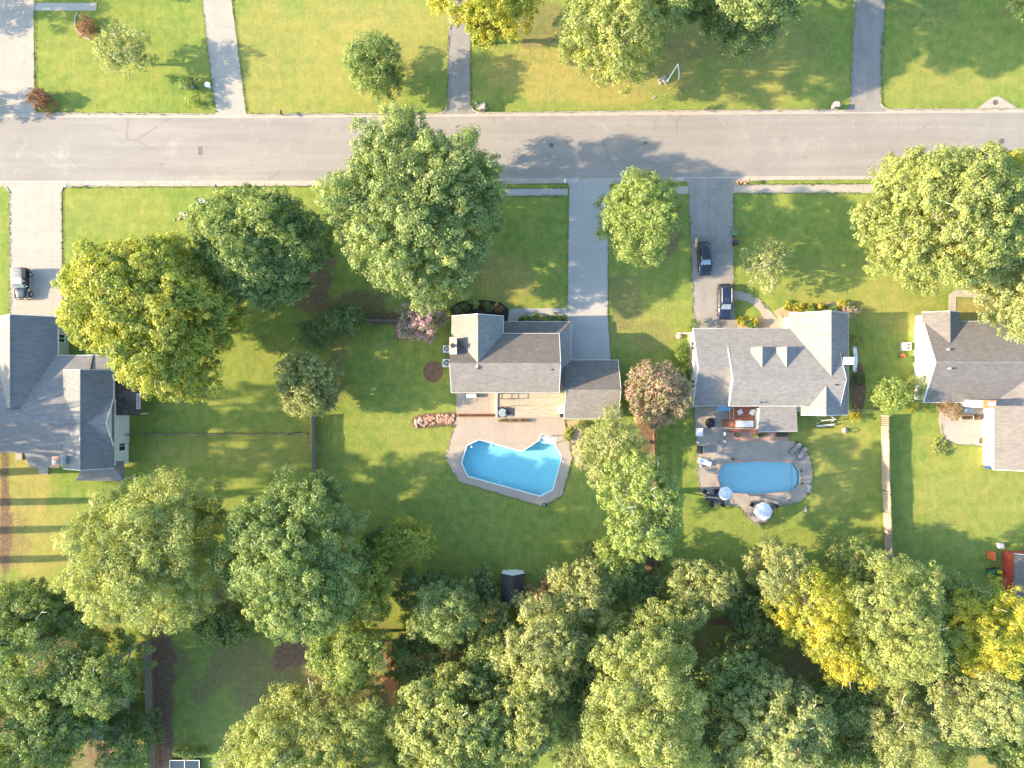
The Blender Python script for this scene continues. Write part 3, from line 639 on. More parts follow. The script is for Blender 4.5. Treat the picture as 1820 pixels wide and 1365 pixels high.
deck2 = [(1233.5,724),(1235,755),(1237,782.5),(1238,815),(1239,845),(1241,860),(1245,873.5),(1252,885),(1264.7,896),(1290,898.5),(1314,900),(1321,907),(1328,921),(1334,928),(1341,931),(1352,932),(1361.6,930),(1368,925),(1372,917),(1375,906),(1382,900),(1404,897),(1422,892),(1433,883),(1439,872),(1443,862),(1444.5,850),(1444,834),(1440,815),(1431,799),(1421,790),(1410.5,784),(1400,783),(1400,722)]
tag(poly_hole('pool_deck', WP(deck2), WP(offset(P_POOL2, 1.0)), -0.25, 0.06, 'deck_old'), kind='structure')
e = thing('swimming_pool', 'light blue Roman-end swimming pool with red brick coping', 'swimming pool', (0,0,0))
basin(p2, 1.0, None, 0.05).build('basin', M['pool_liner2'], e)
poly_hole('coping', WP(offset(P_POOL2, 2.4)), p2, 0.0, 0.10, 'brick').parent = e
MB().prism(WP([(1276,833),(1291,829),(1291,867),(1278,860)]), -1.2, -0.8).prism(WP([(1276,836),(1284,834),(1284,862),(1278,857)]), -1.2, -0.45).build('steps', M['trim'], e)
MB().prism(WP([(1411,826),(1418,838),(1419,850),(1417,861),(1411,868)]), -1.2, -0.35).build('bench_ledge', M['pool_liner2'], e)
MB().add([(x,y,-0.05) for x,y in p2], [tuple(range(len(p2)-1,-1,-1))]).build('water', M['water2'], e)

# ---------------------------------------------------------------- houses
def gable(rf, wl, x0, y0, x1, y1, axis, ha, hb, hr, rp, ov=0.35, t=0.16, wtop=None, zb=-0.2, ends=(1,1)):
    """gabled volume in world metres. axis 'x': ridge runs along x at y=rp, ha = eave height at y0, hb at y1."""
    if axis == 'x':
        rf.slab([(x0,y0,ha),(x1,y0,ha),(x1,rp,hr),(x0,rp,hr)], t); rf.slab([(x0,rp,hr),(x1,rp,hr),(x1,y1,hb),(x0,y1,hb)], t)
    else:
        rf.slab([(x0,y0,ha),(rp,y0,hr),(rp,y1,hr),(x0,y1,ha)], t); rf.slab([(rp,y0,hr),(x1,y0,hb),(x1,y1,hb),(rp,y1,hr)], t)
    if wl is None: return
    e = t+0.02
    def zz(a, a0, h0): return h0+(hr-h0)*(a-a0)/(rp-a0)-e
    if axis == 'x':
        ya, yb = y0+ov, y1-ov; s = [(ya,zb),(yb,zb),(yb,zz(yb,y1,hb)),(rp,hr-e),(ya,zz(ya,y0,ha))]
        A, B = x0+ov*ends[0], x1-ov*ends[1]; v = [(A,y,z) for y,z in s]+[(B,y,z) for y,z in s]
    else:
        xa, xb = x0+ov, x1-ov; s = [(xa,zb),(xb,zb),(xb,zz(xb,x1,hb)),(rp,hr-e),(xa,zz(xa,x0,ha))]
        A, B = y0+ov*ends[0], y1-ov*ends[1]; v = [(x,A,z) for x,z in s]+[(x,B,z) for x,z in s]
    wl.add(v, [(4,3,2,1,0),(5,6,7,8,9)]+[(k,(k+1)%5,5+(k+1)%5,5+k) for k in range(5)])
def fascia(tr, p0, p1, hgt=0.2, th=0.03, up=0.004):
    """trim board along a roof edge from p0 to p1 (3d points on the roof's top edge)"""
    a, b = Vector(p0), Vector(p1); dxy = Vector((b.x-a.x, b.y-a.y, 0)).normalized(); n = Vector((-dxy.y, dxy.x, 0))*th
    v = [a+n+Vector((0,0,up)), b+n+Vector((0,0,up)), b-n+Vector((0,0,up)), a-n+Vector((0,0,up))]
    v += [q-Vector((0,0,hgt)) for q in v]
    tr.add(v, [(0,1,2,3),(7,6,5,4),(0,4,5,1),(1,5,6,2),(2,6,7,3),(3,7,4,0)])
def window(par, c, wx, wz, face, mat='dark_glass'):
    """window on a wall. face: '+x','-x','+y','-y'; c = centre on the wall surface"""
    sx = {'+x':(1,0),'-x':(-1,0),'+y':(0,1),'-y':(0,-1)}[face]; ux, uy = -sx[1], sx[0]
    def bx(u0,u1,z0,z1,d0,d1):
        b = MB(); pts = [(c[0]+ux*u+sx[0]*d_, c[1]+uy*u+sx[1]*d_) for u,d_ in ((u0,d0),(u1,d0),(u1,d1),(u0,d1))]; return b.prism(pts, c[2]+z0, c[2]+z1)
    fr = MB()
    for a in ((-wx/2-.08,wx/2+.08,wz/2,wz/2+.08,-.05,.06),(-wx/2-.08,wx/2+.08,-wz/2-.08,-wz/2,-.05,.08),(-wx/2-.08,-wx/2,-wz/2,wz/2,-.05,.06),(wx/2,wx/2+.08,-wz/2,wz/2,-.05,.06),(-.03,.03,-wz/2,wz/2,-.05,.05)):
        q_ = bx(*a); fr.add(q_.v, q_.f)
    wn = fr.build('window', M['trim'], par)
    bx(-wx/2,wx/2,-wz/2,wz/2,-.04,.025).build('pane', M[mat], wn)
def chimney(par, x0, y0, x1, y1, top, mat, zb=0.0, flue=True):
    ch = MB().box(x0,y0,zb,x1,y1,top-0.2).box(x0-.06,y0-.06,top-0.2,x1+.06,y1+.06,top).build('chimney', M[mat], par)
    if flue:
        cx, cy = (x0+x1)/2, (y0+y1)/2; w2 = min(x1-x0, y1-y0)*0.3
        MB().box(cx-w2,cy-w2,top,cx+w2,cy+w2,top+0.18).build('flue', M['trim'], ch)
def vent(par, px, py, h, mat='steel', r=0.07):
    x, y, z = W(px, py, h); MB().lathe([(r,-0.35),(r,0.3),(r*1.6,0.3),(r*1.6,0.38)], (x,y,z), 10).build('vent_pipe', M[mat], par)
def ridgecap(par, p0, p1, mat):
    a, b = Vector(p0), Vector(p1); m_ = MB(); n = (b-a).cross(Vector((0,0,1))).normalized()*0.14
    m_.add([a-n+Vector((0,0,-0.03)), b-n+Vector((0,0,-0.03)), b+Vector((0,0,.045)), a+Vector((0,0,.045)), a+n+Vector((0,0,-0.03)), b+n+Vector((0,0,-0.03))], [(0,1,2,3),(3,2,5,4),(0,3,4),(1,5,2)])
    m_.build('ridge_cap', M[mat], par)

# house with the angular pool
h = thing('house', 'taupe roofed two-storey house beside the white driveway with the angular pool behind', 'house', (0,2,0)); hp = Vector((0,2,0))
def fin(o): o.location = -hp; return o
rf, wl, tr = MB(), MB(), MB()
gable(rf, wl, -7.61,-1.09,5.92,6.34,'x',5.5,5.5,8.0,2.53, ov=0.3)
gable(rf, wl, -7.61,2.0,-1.06,8.53,'y',5.45,5.45,7.98,-4.14, ov=0.3, ends=(0,1))
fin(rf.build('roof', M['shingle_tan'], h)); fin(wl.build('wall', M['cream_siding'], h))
sk = MB(); sk.slab([(-1.0,8.07,2.8),(7.63,8.07,2.8),(5.62,6.02,3.8),(-1.0,6.02,3.8)]); sk.slab([(7.63,8.07,2.8),(7.63,-1.0,2.8),(5.62,-1.0,3.8),(5.62,6.02,3.8)])
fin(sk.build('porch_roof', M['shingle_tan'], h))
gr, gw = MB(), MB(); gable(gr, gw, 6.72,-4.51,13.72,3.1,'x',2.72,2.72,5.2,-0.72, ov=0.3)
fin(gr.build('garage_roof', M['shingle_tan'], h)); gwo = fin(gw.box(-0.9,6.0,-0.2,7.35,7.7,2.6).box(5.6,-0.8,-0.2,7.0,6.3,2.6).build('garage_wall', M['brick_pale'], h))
MB().box(8.0,2.79,0,12.6,2.86,2.2).build('garage_door', M['trim'], h).location = -hp
for a, b in (((-7.61,-1.09,5.5),(5.92,-1.09,5.5)),((-1.06,6.34,5.5),(5.92,6.34,5.5)),((5.92,-1.09,5.5),(5.92,2.53,8.0)),((5.92,6.34,5.5),(5.92,2.53,8.0)),((-7.61,-1.09,5.5),(-7.61,2.53,8.0)),
             ((-1.06,6.4,5.45),(-1.06,8.53,5.45)),((-7.61,8.53,5.45),(-4.14,8.53,7.98)),((-1.06,8.53,5.45),(-4.14,8.53,7.98)),((-0.9,8.07,2.8),(7.63,8.07,2.8)),((7.63,8.07,2.8),(7.63,3.1,2.8)),
             ((6.72,-4.51,2.72),(13.72,-4.51,2.72)),((7.7,3.1,2.72),(13.72,3.1,2.72)),((13.72,-4.51,2.72),(13.72,-.72,5.2)),((13.72,3.1,2.72),(13.72,-.72,5.2)),((6.72,-4.51,2.72),(6.72,-.72,5.2))): fascia(tr, a, b)
fin(tr.build('trim', M['trim'], h))
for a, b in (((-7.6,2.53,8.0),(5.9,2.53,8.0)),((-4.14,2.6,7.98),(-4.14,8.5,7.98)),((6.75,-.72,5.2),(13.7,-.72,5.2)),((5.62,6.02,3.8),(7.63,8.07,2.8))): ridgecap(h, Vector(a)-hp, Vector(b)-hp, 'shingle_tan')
x0, y1, _ = W(799.5,600,7.7); x1, y0, _ = W(811,629,7.7)
chh = MB().box(x0,y0,-0.1,x1,y1,7.5).box(x0-.06,y0-.06,7.5,x1+.06,y1+.06,7.7).build('chimney', M['brick_pale'], h); fin(chh)
MB().lathe([(0.18,7.7),(0.18,8.0),(0.3,8.02),(0.3,8.1)], ((x0+x1)/2,(y0+y1)/2,0), 14).build('flue', M['steel'], chh)
for q_ in ((851,655,7.3),(981,657,7.2),(839.5,615,6.6)): vent(h, *q_)
for o in [o for o in bpy.data.objects if o.parent == h and o.name.startswith('vent')]: o.location = -hp
for c, wx, wz, f in (((-5.5,-0.79,1.5),1.2,1.3,'-y'),((0.5,-0.79,1.4),1.8,2.0,'-y'),((-5,-0.79,4.2),1.0,1.2,'-y'),((-1,-0.79,4.2),1.0,1.2,'-y'),((3,-0.79,4.2),1.0,1.2,'-y'),((9.5,-4.21,1.5),1.2,1.2,'-y'),((-7.31,4,4.2),0.9,1.2,'-x')):
    window(h, c, wx, wz, f)
for o in [o for o in bpy.data.objects if o.parent == h and o.name.startswith('window')]: o.location = -hp
# raised timber deck of that house
e = thing('timber_deck', 'tan raised timber deck between the taupe house and its pool', 'deck', (0,0,0))
dk = MB(); px_ = lambda a, b, c_, d_: (*W(a, d_, 0.5)[:2], *W(c_, b, 0.5)[:2])
for a in ((915,699,1002.5,741.5),(884,709.5,915,724),(884,700,915,709.2)):
    x0,y0,x1,y1 = px_(*a); dk.box(x0,y0,0.38,x1,y1,0.5)
for k in range(10):
    x, y, _ = W(886+k*12.6, 740 if k > 2 else 723.5, 0.5); dk.box(x-.06,y-.06,-0.1,x+.06,y+.06,0.39)
dk.build('boards', M['deck_wood'], e)
rb = MB(); x0,y0,x1,y1 = px_(885,700,914,709)
for z in (0.75,1.35): rb.tube([(x0,y1,z),(x0,y0,z),(x1,y0,z),(x1,y1,z)], 0.035, 6)
for x, y in ((x0,y0),(x1,y0),(x0,y1),(x1,y1)): rb.tube([(x,y,0.5),(x,y,1.4)], 0.04, 6)
rb.tube([(x1+0.05,y0-0.95,1.35),(x0,y0-0.95,1.35)], 0.03, 6); rb.build('railing', M['fence_brown'], e)
x, y0, _ = W(882.5,742,0.6); _, y1, _ = W(882.5,699,0.6)
MB().box(x-.1,y0,-0.1,x+.1,y1,0.66).build('edge_board', M['trim'], e)
st = MB()
for k in range(3):
    x0,y1,_ = W(872+k*3.2,710); x1,y0,_ = W(882,724.5); st.box(x0,y0,0.05,x0+0.35,y1,0.14+0.13*k)
st.build('step', M['deck_wood'], e)
e = thing('patio_table', 'round grey glass table on the timber deck beside the white edge board', 'table', (*W(893,733)[:2],0.05))
MB().lathe([(0.55,0.70),(0.55,0.73)], n=24).build('table_top', M['table_glass'], e); MB().lathe([(0.3,0),(0.3,0.04),(0.04,0.06),(0.04,0.7)], n=12).build('pedestal', M['steel'], e)
def chair(label, px, py, rz, mat, z=0.05, group=None, sc=1.0, name='patio_chair', cat='chair'):
    e = thing(name, label, cat, (*W(px,py,z)[:2], z), rz, group)
    MB().box(-.26*sc,-.26*sc,.38,.26*sc,.26*sc,.45).build('seat', M[mat], e, bevel=0.015)
    MB().add([(-.26*sc,.24*sc,.45),(.26*sc,.24*sc,.45),(.26*sc,.29*sc,.45),(-.26*sc,.29*sc,.45),(-.25*sc,.40*sc,.95),(.25*sc,.40*sc,.95),(.25*sc,.45*sc,.95),(-.25*sc,.45*sc,.95)],[(3,2,1,0),(4,5,6,7),(0,1,5,4),(1,2,6,5),(2,3,7,6),(3,0,4,7)]).build('backrest', M[mat], e)
    for sx in (-1,1):
        MB().box(sx*.27*sc-.03,-.24*sc,.62,sx*.27*sc+.03,.3*sc,.66).build('armrest', M[mat], e)
        for sy in (-1,1): MB().box(sx*.24*sc-.025,sy*.24*sc-.025,0,sx*.24*sc+.025,sy*.24*sc+.025,.62 if sy < 0 else .45).build('leg', M[mat], e)
    return e
chair('dark deck chair right of the glass table on the timber deck', 904, 734, 1.2, 'steel')
chair('dark deck chair above the glass table on the timber deck', 893, 727.5, 0.1, 'steel', sc=0.8)
e = thing('fire_bowl', 'round white bowl at the garage end of the timber deck', 'bowl', (*W(998,727,0.5)[:2],0.5))
MB().lathe([(0.2,0),(0.2,0.3),(0.5,0.42),(0.56,0.6),(0.50,0.6),(0.42,0.5),(0.02,0.46)], n=24).build('bowl', M['white'], e)
tag(MB().lathe([(0.22,0.05),(0.28,0.55),(0.24,0.55)], W(998,738), 12).build('black_planter', M['black'], None), 'small black pot at the garage corner of the timber deck', 'pot')
tag(MB().box(*W(830,706.5,0)[:2],0.3,*W(847,700,0)[:2],0.75).build('storage_box', M['trim'], None, bevel=0.03), 'white storage box against the back wall of the taupe house', 'box')
pb = []
for k in range(9):
    x, y, _ = W(888+k*6, 747.3, 0.1); e = thing('plant_pot', 'small %s pot number among the row below the timber deck' % 'terracotta', 'plant pot', (x,y,0.07), 0, 'pots in a row below the timber deck')
    e['label'] = 'small potted plant in the row of pots below the timber deck'
    MB().lathe([(0.12,0),(0.17,0.26),(0.14,0.26),(0.02,0.22)], n=10).build('pot', M['pot'], e)
    rg = np.random.default_rng(k); n_ = 90; pc = rg.normal(size=(n_,3))*np.array([.12,.12,.09])+np.array([0,0,.38])
    leaf_mesh('foliage', pc, rg.normal(size=(n_,3))+np.array([0,0,.6]), rg.uniform(.04,.07,n_), LM['red' if k % 3 else 'green'], e, rg.random(n_))
x0,y0,_ = W(812,741); x1,y1,_ = W(881,735)
e = thing('flower_bed', 'narrow reddish planting strip with brick edging between patio and pool deck', 'flower bed', (x0,y0,0))
MB().box(0,0,-0.1,x1-x0,y1-y0,0.12).build('edging', M['brick'], e)
rg = np.random.default_rng(5); n_ = 2600; pc = np.stack([rg.uniform(.1,x1-x0-.1,n_), rg.uniform(.08,y1-y0-.08,n_), rg.uniform(.14,.34,n_)],1)
leaf_mesh('foliage', pc, rg.normal(size=(n_,3))+np.array([0,0,.7]), rg.uniform(.03,.06,n_), LM['red'], e, rg.random(n_))
def rocks(label, pts, n, smin, smax, mat, seed=0, name='rock_pile', cat='rocks', z=0.04):
    rr = random.Random(seed); P_ = np.array(WP(pts)); mn, mx = P_.min(0), P_.max(0); b = MB(); k = 0
    c = P_.mean(0)
    while k < n:
        x, y = rr.uniform(mn[0],mx[0]), rr.uniform(mn[1],mx[1])
        if not in_poly(P_, np.array([x]), np.array([y]))[0]: continue
        r = rr.uniform(smin, smax); k += 1
        v = []; 
        for zz, q_ in ((-.2,.7),(0.2,1.0),(.6,.8),(.8,.3)):
            v.append([(x-c[0]+r*q_*rr.uniform(.75,1.2)*math.cos(a), y-c[1]+r*q_*rr.uniform(.75,1.2)*math.sin(a), r*zz*rr.uniform(.8,1.1)) for a in (2*math.pi*i/7 for i in range(7))])
        b.loft(v)
    o = b.build(name, M[mat], None); o.location = (c[0],c[1],z); tag(o, label, cat); return o
rocks('long heap of pale and reddish rocks along the lawn left of the pool deck', [(736,746),(760,737),(808,736),(808,752),(780,754),(740,758)], 110, .10, .26, 'rubble', 3)
rocks('few larger pale rocks on the left end of the rock bed', [(738,748),(748,742),(752,756),(740,756)], 9, .16, .28, 'rock', 8)
def acunit(label, px, py, s=0.45, mat='white'):
    x, y, _ = W(px, py, 0.8); e = thing('air_conditioner', label, 'air conditioner', (x,y,0), 0)
    MB().box(-s-.08,-s-.08,-.1,s+.08,s+.08,.07).build('pad', M['concrete'], e)
    MB().box(-s,-s,.07,s,s,.82).build('casing', M[mat], e, bevel=0.03)
    MB().lathe([(s*.78,.825),(s*.78,.84),(s*.7,.85)], n=20).build('fan_opening', M['black'], e)
    g = MB()
    for k in range(3): a = k*2.1; g.rbox(math.cos(a)*s*.35, math.sin(a)*s*.35, .86, s*.6, s*.25, .02, a)
    for rr_ in (.3,.55,.8): g.torus((0,0,.88), s*rr_, .012, n=18, m=4)
    g.build('fan', M['silver'], e)
acunit('white air conditioner beside the tall pale chimney', 793.5, 620); acunit('pale air conditioner just below the chimney unit', 793.5, 645, 0.5)
acunit('white air conditioner on the lawn left of the white gabled house', 1613, 615.5, 0.5)

# house with the oval pool
h = thing('house', 'pale grey shingled house with two dormers and the red deck behind', 'house', (0,0,0))
rf, wl, tr = MB(), MB(), MB()
gable(rf, wl, 23.4,-2.84,29.0,7.19,'x',2.8,2.8,5.2,2.17, ends=(1,0)); gable(rf, wl, 27.5,-2.8,41.6,7.2,'x',4.5,2.84,6.1,.58, ov=0.3)
gable(rf, wl, 35.8,0.0,43.45,9.13,'y',2.8,2.8,5.9,39.8, ends=(0,1)); gable(rf, wl, 36.9,-3.96,43.46,0.6,'y',3.9,2.8,5.7,39.25, ends=(1,0))
rf.slab([W(1350,722.5,3.95),W(1415.5,722.5,3.95),W(1417.6,766.3,2.7),W(1348.5,767,2.7)])
x0,y0,_=W(1350,766,2.6); x1,y1,_=W(1414,726,2.6); wl.box(x0+.1,y0+.2,-.1,x1-.1,y1,2.45)
rf.build('roof', M['shingle_grey'], h); wl.build('wall', M['white_siding'], h)
dm, dw = MB(), MB()
for (xl, xr, xc) in ((1334.5,1373,1355),(1380,1417,1398.5)):
    a = W(xl,616,4.45)[0]; b = W(xr,616,4.45)[0]; c = W(xc,616,5.4)[0]; yN = W(xc,616,5.4)[1]
    gable(dm, dw, a, 1.2, b, yN, 'y', 4.45, 4.45, 5.4, c, ov=0.15, t=0.1, zb=3.0, ends=(0,1))
d1 = dm.build('dormer', M['shingle_grey'], h); dw.build('dormer_wall', M['white_siding'], d1)
for a, b in (((23.4,7.19,2.8),(36.0,7.19,2.8)),((23.4,-2.84,2.8),(27.6,-2.84,2.8)),((23.4,7.19,2.8),(23.4,2.17,5.2)),((23.4,-2.84,2.8),(23.4,2.17,5.2)),((27.5,-2.8,4.5),(27.5,.58,6.1)),((27.5,4.5,4.25),(27.5,.58,6.1)),((27.5,-2.8,4.5),(36.9,-2.8,4.5)),
             ((41.6,-2.8,4.5),(41.6,.58,6.1)),((41.6,4.0,4.45),(41.6,.58,6.1)),((35.8,9.13,2.8),(39.8,9.13,5.9)),((43.45,9.13,2.8),(39.8,9.13,5.9)),((43.45,9.13,2.8),(43.45,-3.96,2.8)),((36.9,-3.96,3.9),(39.25,-3.96,5.7)),((43.46,-3.96,2.8),(39.25,-3.96,5.7)),
             (W(1348.5,767,2.7),W(1417.6,766.3,2.7))): fascia(tr, a, b)
tr.build('trim', M['trim'], h)
for a, b in (((23.5,2.17,5.2),(27.6,2.17,5.2)),((27.5,.58,6.1),(41.5,.58,6.1)),((39.8,9.1,5.9),(39.8,.7,5.9)),((39.25,-3.9,5.7),(39.25,.2,5.7))): ridgecap(h, a, b, 'shingle_grey')
vent(h,1352,715,4.8); vent(h,1484,684,5.6)
for c, wx, wz, f in (((30.5,-2.5,3.2),1.4,1.0,'-y'),((39.5,-3.6,1.5),1.6,1.2,'-y'),((23.76,5,1.5),1.0,1.2,'-x'),((23.76,0,1.5),1.0,1.2,'-x'),((43.1,6,1.5),1.0,1.2,'+x')): window(h, c, wx, wz, f)
x0,y0,_=W(1500,647,5.3); x1,y1,_=W(1517,635.5,5.3); chimney(h, x0+.1,y0,x1,y1,5.3,'trim',zb=-.1,flue=False)
# red deck
e = thing('timber_deck', 'red stained timber deck with brick step behind the grey house', 'deck', (0,0,0))
x0,y0,_=W(1296,767,.5); x1,y1,_=W(1352,722,.5); MB().box(x0,y0,0.1,x1,y1,0.5).build('boards', M['red_wood'], e)
rl = MB()
for q_ in ((1297,1304),(1304,1304)):
    a=W(q_[0],724,1.3); b=W(q_[0],744,1.3); rl.tube([a,b], .05, 6)
a=W(1289,760.5,1.3); b=W(1349,762.5,1.3); rl.tube([a,b], .07, 6)
for k in range(6): c=Vector(a).lerp(Vector(b), k/5); rl.tube([(c.x,c.y,0.1),c], .05, 6)
for k in range(3): c=Vector(W(1304,724+k*10,1.3)); rl.tube([(c.x,c.y,0.1),c], .05, 6)
rl.build('railing', M['straw_wood'], e)
x0,y0,_=W(1290,783,.2); x1,y1,_=W(1401,767.5,.2); MB().box(x0,y0,-.1,x1,y1,0.24).build('brick_step', M['brick'], e)
s_ = MB()
for k in range(3): x0,y0,_=W(1284+k*4,760,.3); x1,y1,_=W(1296,746,.3); s_.box(x0,y0,0,x0+.4,y1,.14+.13*k)
s_.build('stair', M['red_wood'], e)
for k, (a, b, lab) in enumerate(((1313,733,'white armchair nearer the left side of the red deck'),(1334,733.5,'white armchair nearer the screened porch on the red deck'))):
    chair(lab, a, b, (0.5,-0.4)[k], 'white', 0.5)
e = thing('patio_table', 'long white table along the lower rail of the red deck', 'table', (*W(1323.5,753.5,1.2)[:2],.5))
MB().box(-1.15,-.42,.70,1.15,.42,.75).build('table_top', M['white'], e, bevel=.01)
for sx in (-1,1):
    for sy in (-1,1): MB().box(sx*1.0-.04,sy*.33-.04,0,sx*1.0+.04,sy*.33+.04,.7).build('leg', M['white'], e)
for (a, b, lab, k) in ((1310,773,'dark planter with grey foliage on the left of the brick step','grey'),(1343,774,'dark planter with leaves right of centre on the brick step','grey')):
    e = thing('planter', lab, 'planter', (*W(a,b,.5)[:2],.24)); MB().lathe([(0.22,0),(0.32,.35),(.27,.35),(.02,.3)], n=14).build('pot', M['steel'], e)
    rg = np.random.default_rng(int(a)); n_=160; leaf_mesh('foliage', rg.normal(size=(n_,3))*np.array([.14,.14,.08])+np.array([0,0,.45]), rg.normal(size=(n_,3))+np.array([0,0,.6]), rg.uniform(.05,.09,n_), LM[k], e, rg.random(n_))
for (a0,a1,lab) in ((1349,1362,'dark rectangular planting box beside the porch on the brick step'),(1379,1400,'dark rectangular planting box at the right end of the brick step')):
    x0,y0,_=W(a0,776,.3); x1,y1,_=W(a1,769.5,.3); e=thing('planting_box', lab, 'planter', (x0,y0,.24)); MB().box(0,0,0,x1-x0,y1-y0,.22).build('box', M['steel'], e, bevel=.02)
    rg = np.random.default_rng(int(a0)); n_=200; leaf_mesh('foliage', np.stack([rg.uniform(.05,x1-x0-.05,n_),rg.uniform(.05,y1-y0-.05,n_),rg.uniform(.2,.36,n_)],1), rg.normal(size=(n_,3))+np.array([0,0,.6]), rg.uniform(.04,.07,n_), LM['shade'], e, rg.random(n_))

# white gabled house on the right
h = thing('house', 'grey roofed house with a tall white gable wall at the right edge', 'house', (0,0,0))
rf, wl, tr = MB(), MB(), MB()
gable(rf, wl, 53.3,-2.4,74.0,8.13,'x',2.62,2.6,5.2,2.72, ov=.3); rf.slab([(53.15,9.3,2.6),(55.8,9.3,4.06),(55.8,5.2,4.06),(53.4,7.95,2.74),(53.15,7.95,2.6)]); rf.slab([(55.8,9.3,4.06),(57.7,9.3,2.95),(57.7,5.2,2.95),(55.8,5.2,4.06)])
wl.add([(53.75,7.5,-.1),(57.45,7.5,-.1),(57.45,9.05,-.1),(53.75,9.05,-.1),(53.75,7.5,2.7),(57.45,7.5,2.9),(57.45,9.05,2.9),(53.75,9.05,2.7),(55.8,7.5,3.85),(55.8,9.05,3.85)],[(3,2,1,0),(0,1,5,8,4),(2,3,7,9,6),(1,2,6,5),(3,0,4,7),(4,8,9,7),(8,5,6,9)])
gable(rf, wl, 62.4,-11.1,73.8,0.5,'y',2.6,2.6,5.4,68.1, ends=(1,0))
rf.build('roof', M['shingle_mid'], h); wl.build('wall', M['white_siding'], h)
for a, b in (((53.3,-2.4,2.62),(53.3,2.72,5.2)),((53.3,8.13,2.6),(53.3,2.72,5.2)),((57.7,8.13,2.6),(74,8.13,2.6)),((53.1,9.3,2.6),(55.8,9.3,4.06)),((57.7,9.3,2.95),(55.8,9.3,4.06)),((53.3,-2.4,2.62),(62.4,-2.4,2.62)),((62.4,-2.4,2.6),(62.4,-11.1,2.6)),((62.4,-11.1,2.6),(68.1,-11.1,5.4))): fascia(tr, a, b)
tr.build('trim', M['trim'], h); ridgecap(h,(53.3,2.72,5.2),(74,2.72,5.2),'shingle_blue'); ridgecap(h,(55.8,5.3,4.06),(55.8,9.3,4.06),'shingle_mid')
x0,y0,_=W(1749,724.5,6.3); x1,y1,_=W(1770,712,6.3); MB().box(x0,y0,-.1,x1,y1,6.0).build('chimney', M['white_siding'], h)
cc = MB().box(x0-.06,y0-.06,6.0,x1+.06,y1+.06,6.3).build('chimney_cap', M['cap'], h)
MB().box(x0+.55,y0+.25,6.3,x1-.15,y1-.2,6.5).build('flue', M['trim'], cc)
for (a, b) in ((1735.5,675),(1771,676)):
    x,y,_=W(a,b,3.9); sky_ = MB(); sky_.slab([(x-.35,y-.3,3.66-.0),(x+.35,y-.3,3.66),(x+.35,y+.3,3.96),(x-.35,y+.3,3.96)], .35); sl_ = sky_.build('skylight', M['steel'], h)
    MB().slab([(x-.27,y-.23,3.72),(x+.27,y-.23,3.72),(x+.27,y+.23,3.95),(x-.27,y+.23,3.95)], .1).build('pane', M['dark_glass'], sl_)
vent(h,1683,621,4.4,'silver',.1); vent(h,1685.5,655,4.9,'silver',.1)
window(h,(58.2,-2.1,1.5),1.2,1.2,'-y')
# left house
h = thing('house', 'large blue-grey roofed house with white side wall at the left edge', 'house', (-55,-3,0)); hp = Vector((-55,-3,0))
rf, wl, tr, ww = MB(), MB(), MB(), MB()
gable(rf, ww, -66.8,-3.0,-58.8,8.7,'y',2.6,2.6,5.6,-62.8, ov=.3, ends=(0,1))
gable(rf, ww, -72,-8.8,-54.2,3.72,'x',3.7,2.7,5.68,-4.9, ov=.3)
gable(rf, wl, -54.5,-8.0,-50.8,-1.8,'x',3.95,3.95,5.6,-4.9, ov=.2)
gable(rf, wl, -56.95,-10.75,-50.85,1.8,'y',4.4,3.9,6.0,-53.75, ov=.25)
rf.slab([W(150,631,2.6),W(226,631,2.55),W(226,658,3.0),W(150,657,3.1)]); rf.slab([W(42,803,3.6),W(114,803,3.6),W(104,832,2.8),W(53,831,2.8)])
rf.slab([W(144,836,3.0),W(202,832,3.0),W(220,854.4,2.4),W(135,854.4,2.4)]); rf.slab([W(202,832,3.0),W(204,820,3.0),W(220,819.5,2.4),W(220,854.4,2.4)])
fin(rf.build('roof', M['shingle_blue'], h)); fin(wl.build('wall', M['white_siding'], h)); fin(ww.build('garage_wall', M['sage_siding'], h))
lo = MB(); lo.slab([W(203,657,3.1),W(249,661,2.5),W(249,738,2.5),W(205,738,3.1)]); fin(lo.build('porch_roof', M['shingle_dark'], h))
for a, b in (((-58.8,8.7,2.6),(-58.8,3.7,2.6)),((-66.8,8.7,2.6),(-62.8,8.7,5.6)),((-58.8,8.7,2.6),(-62.8,8.7,5.6)),((-58.8,3.72,2.7),(-54.2,3.72,2.7)),(W(150,631,2.6),W(226,631,2.55)),((-50.8,-8.0,3.95),(-50.8,-4.9,5.6)),((-50.8,-1.8,3.95),(-50.8,-4.9,5.6)),
             ((-50.85,1.8,3.9),(-50.85,-1.8,3.9)),((-56.95,1.8,4.4),(-53.75,1.8,6.0)),((-50.85,1.8,3.9),(-53.75,1.8,6.0)),((-56.95,-10.75,4.4),(-53.75,-10.75,6.0)),((-50.85,-10.75,3.9),(-53.75,-10.75,6.0))): fascia(tr, a, b)
fin(tr.build('trim', M['trim'], h))
for a, b in (((-62.8,-2,5.6),(-62.8,8.6,5.6)),((-72,-4.9,5.68),(-54.5,-4.9,5.68)),((-53.75,-10.7,6.0),(-53.75,1.8,6.0))): ridgecap(h, Vector(a)-hp, Vector(b)-hp, 'shingle_blue')
pl_ = MB(); x0,y0,_=W(206,737,2.3)
for (a,b) in ((246,664),(246,736),(226,736),(222,851),(139,851)): x,y,_=W(a,b,2.3); pl_.tube([(x,y,-.1),(x,y,2.4)], .08, 8)
fin(pl_.build('porch_post', M['trim'], h))
rl = MB(); 
for a in (243.5,249.0): rl.tube([W(a,699,2.75),W(a,727,2.75)], .035, 6)
for k in range(9): rl.tube([W(243.5,700+k*3.2,2.75),W(249,700+k*3.2,2.75)], .03, 6)
fin(rl.build('roof_rail', M['trim'], h))
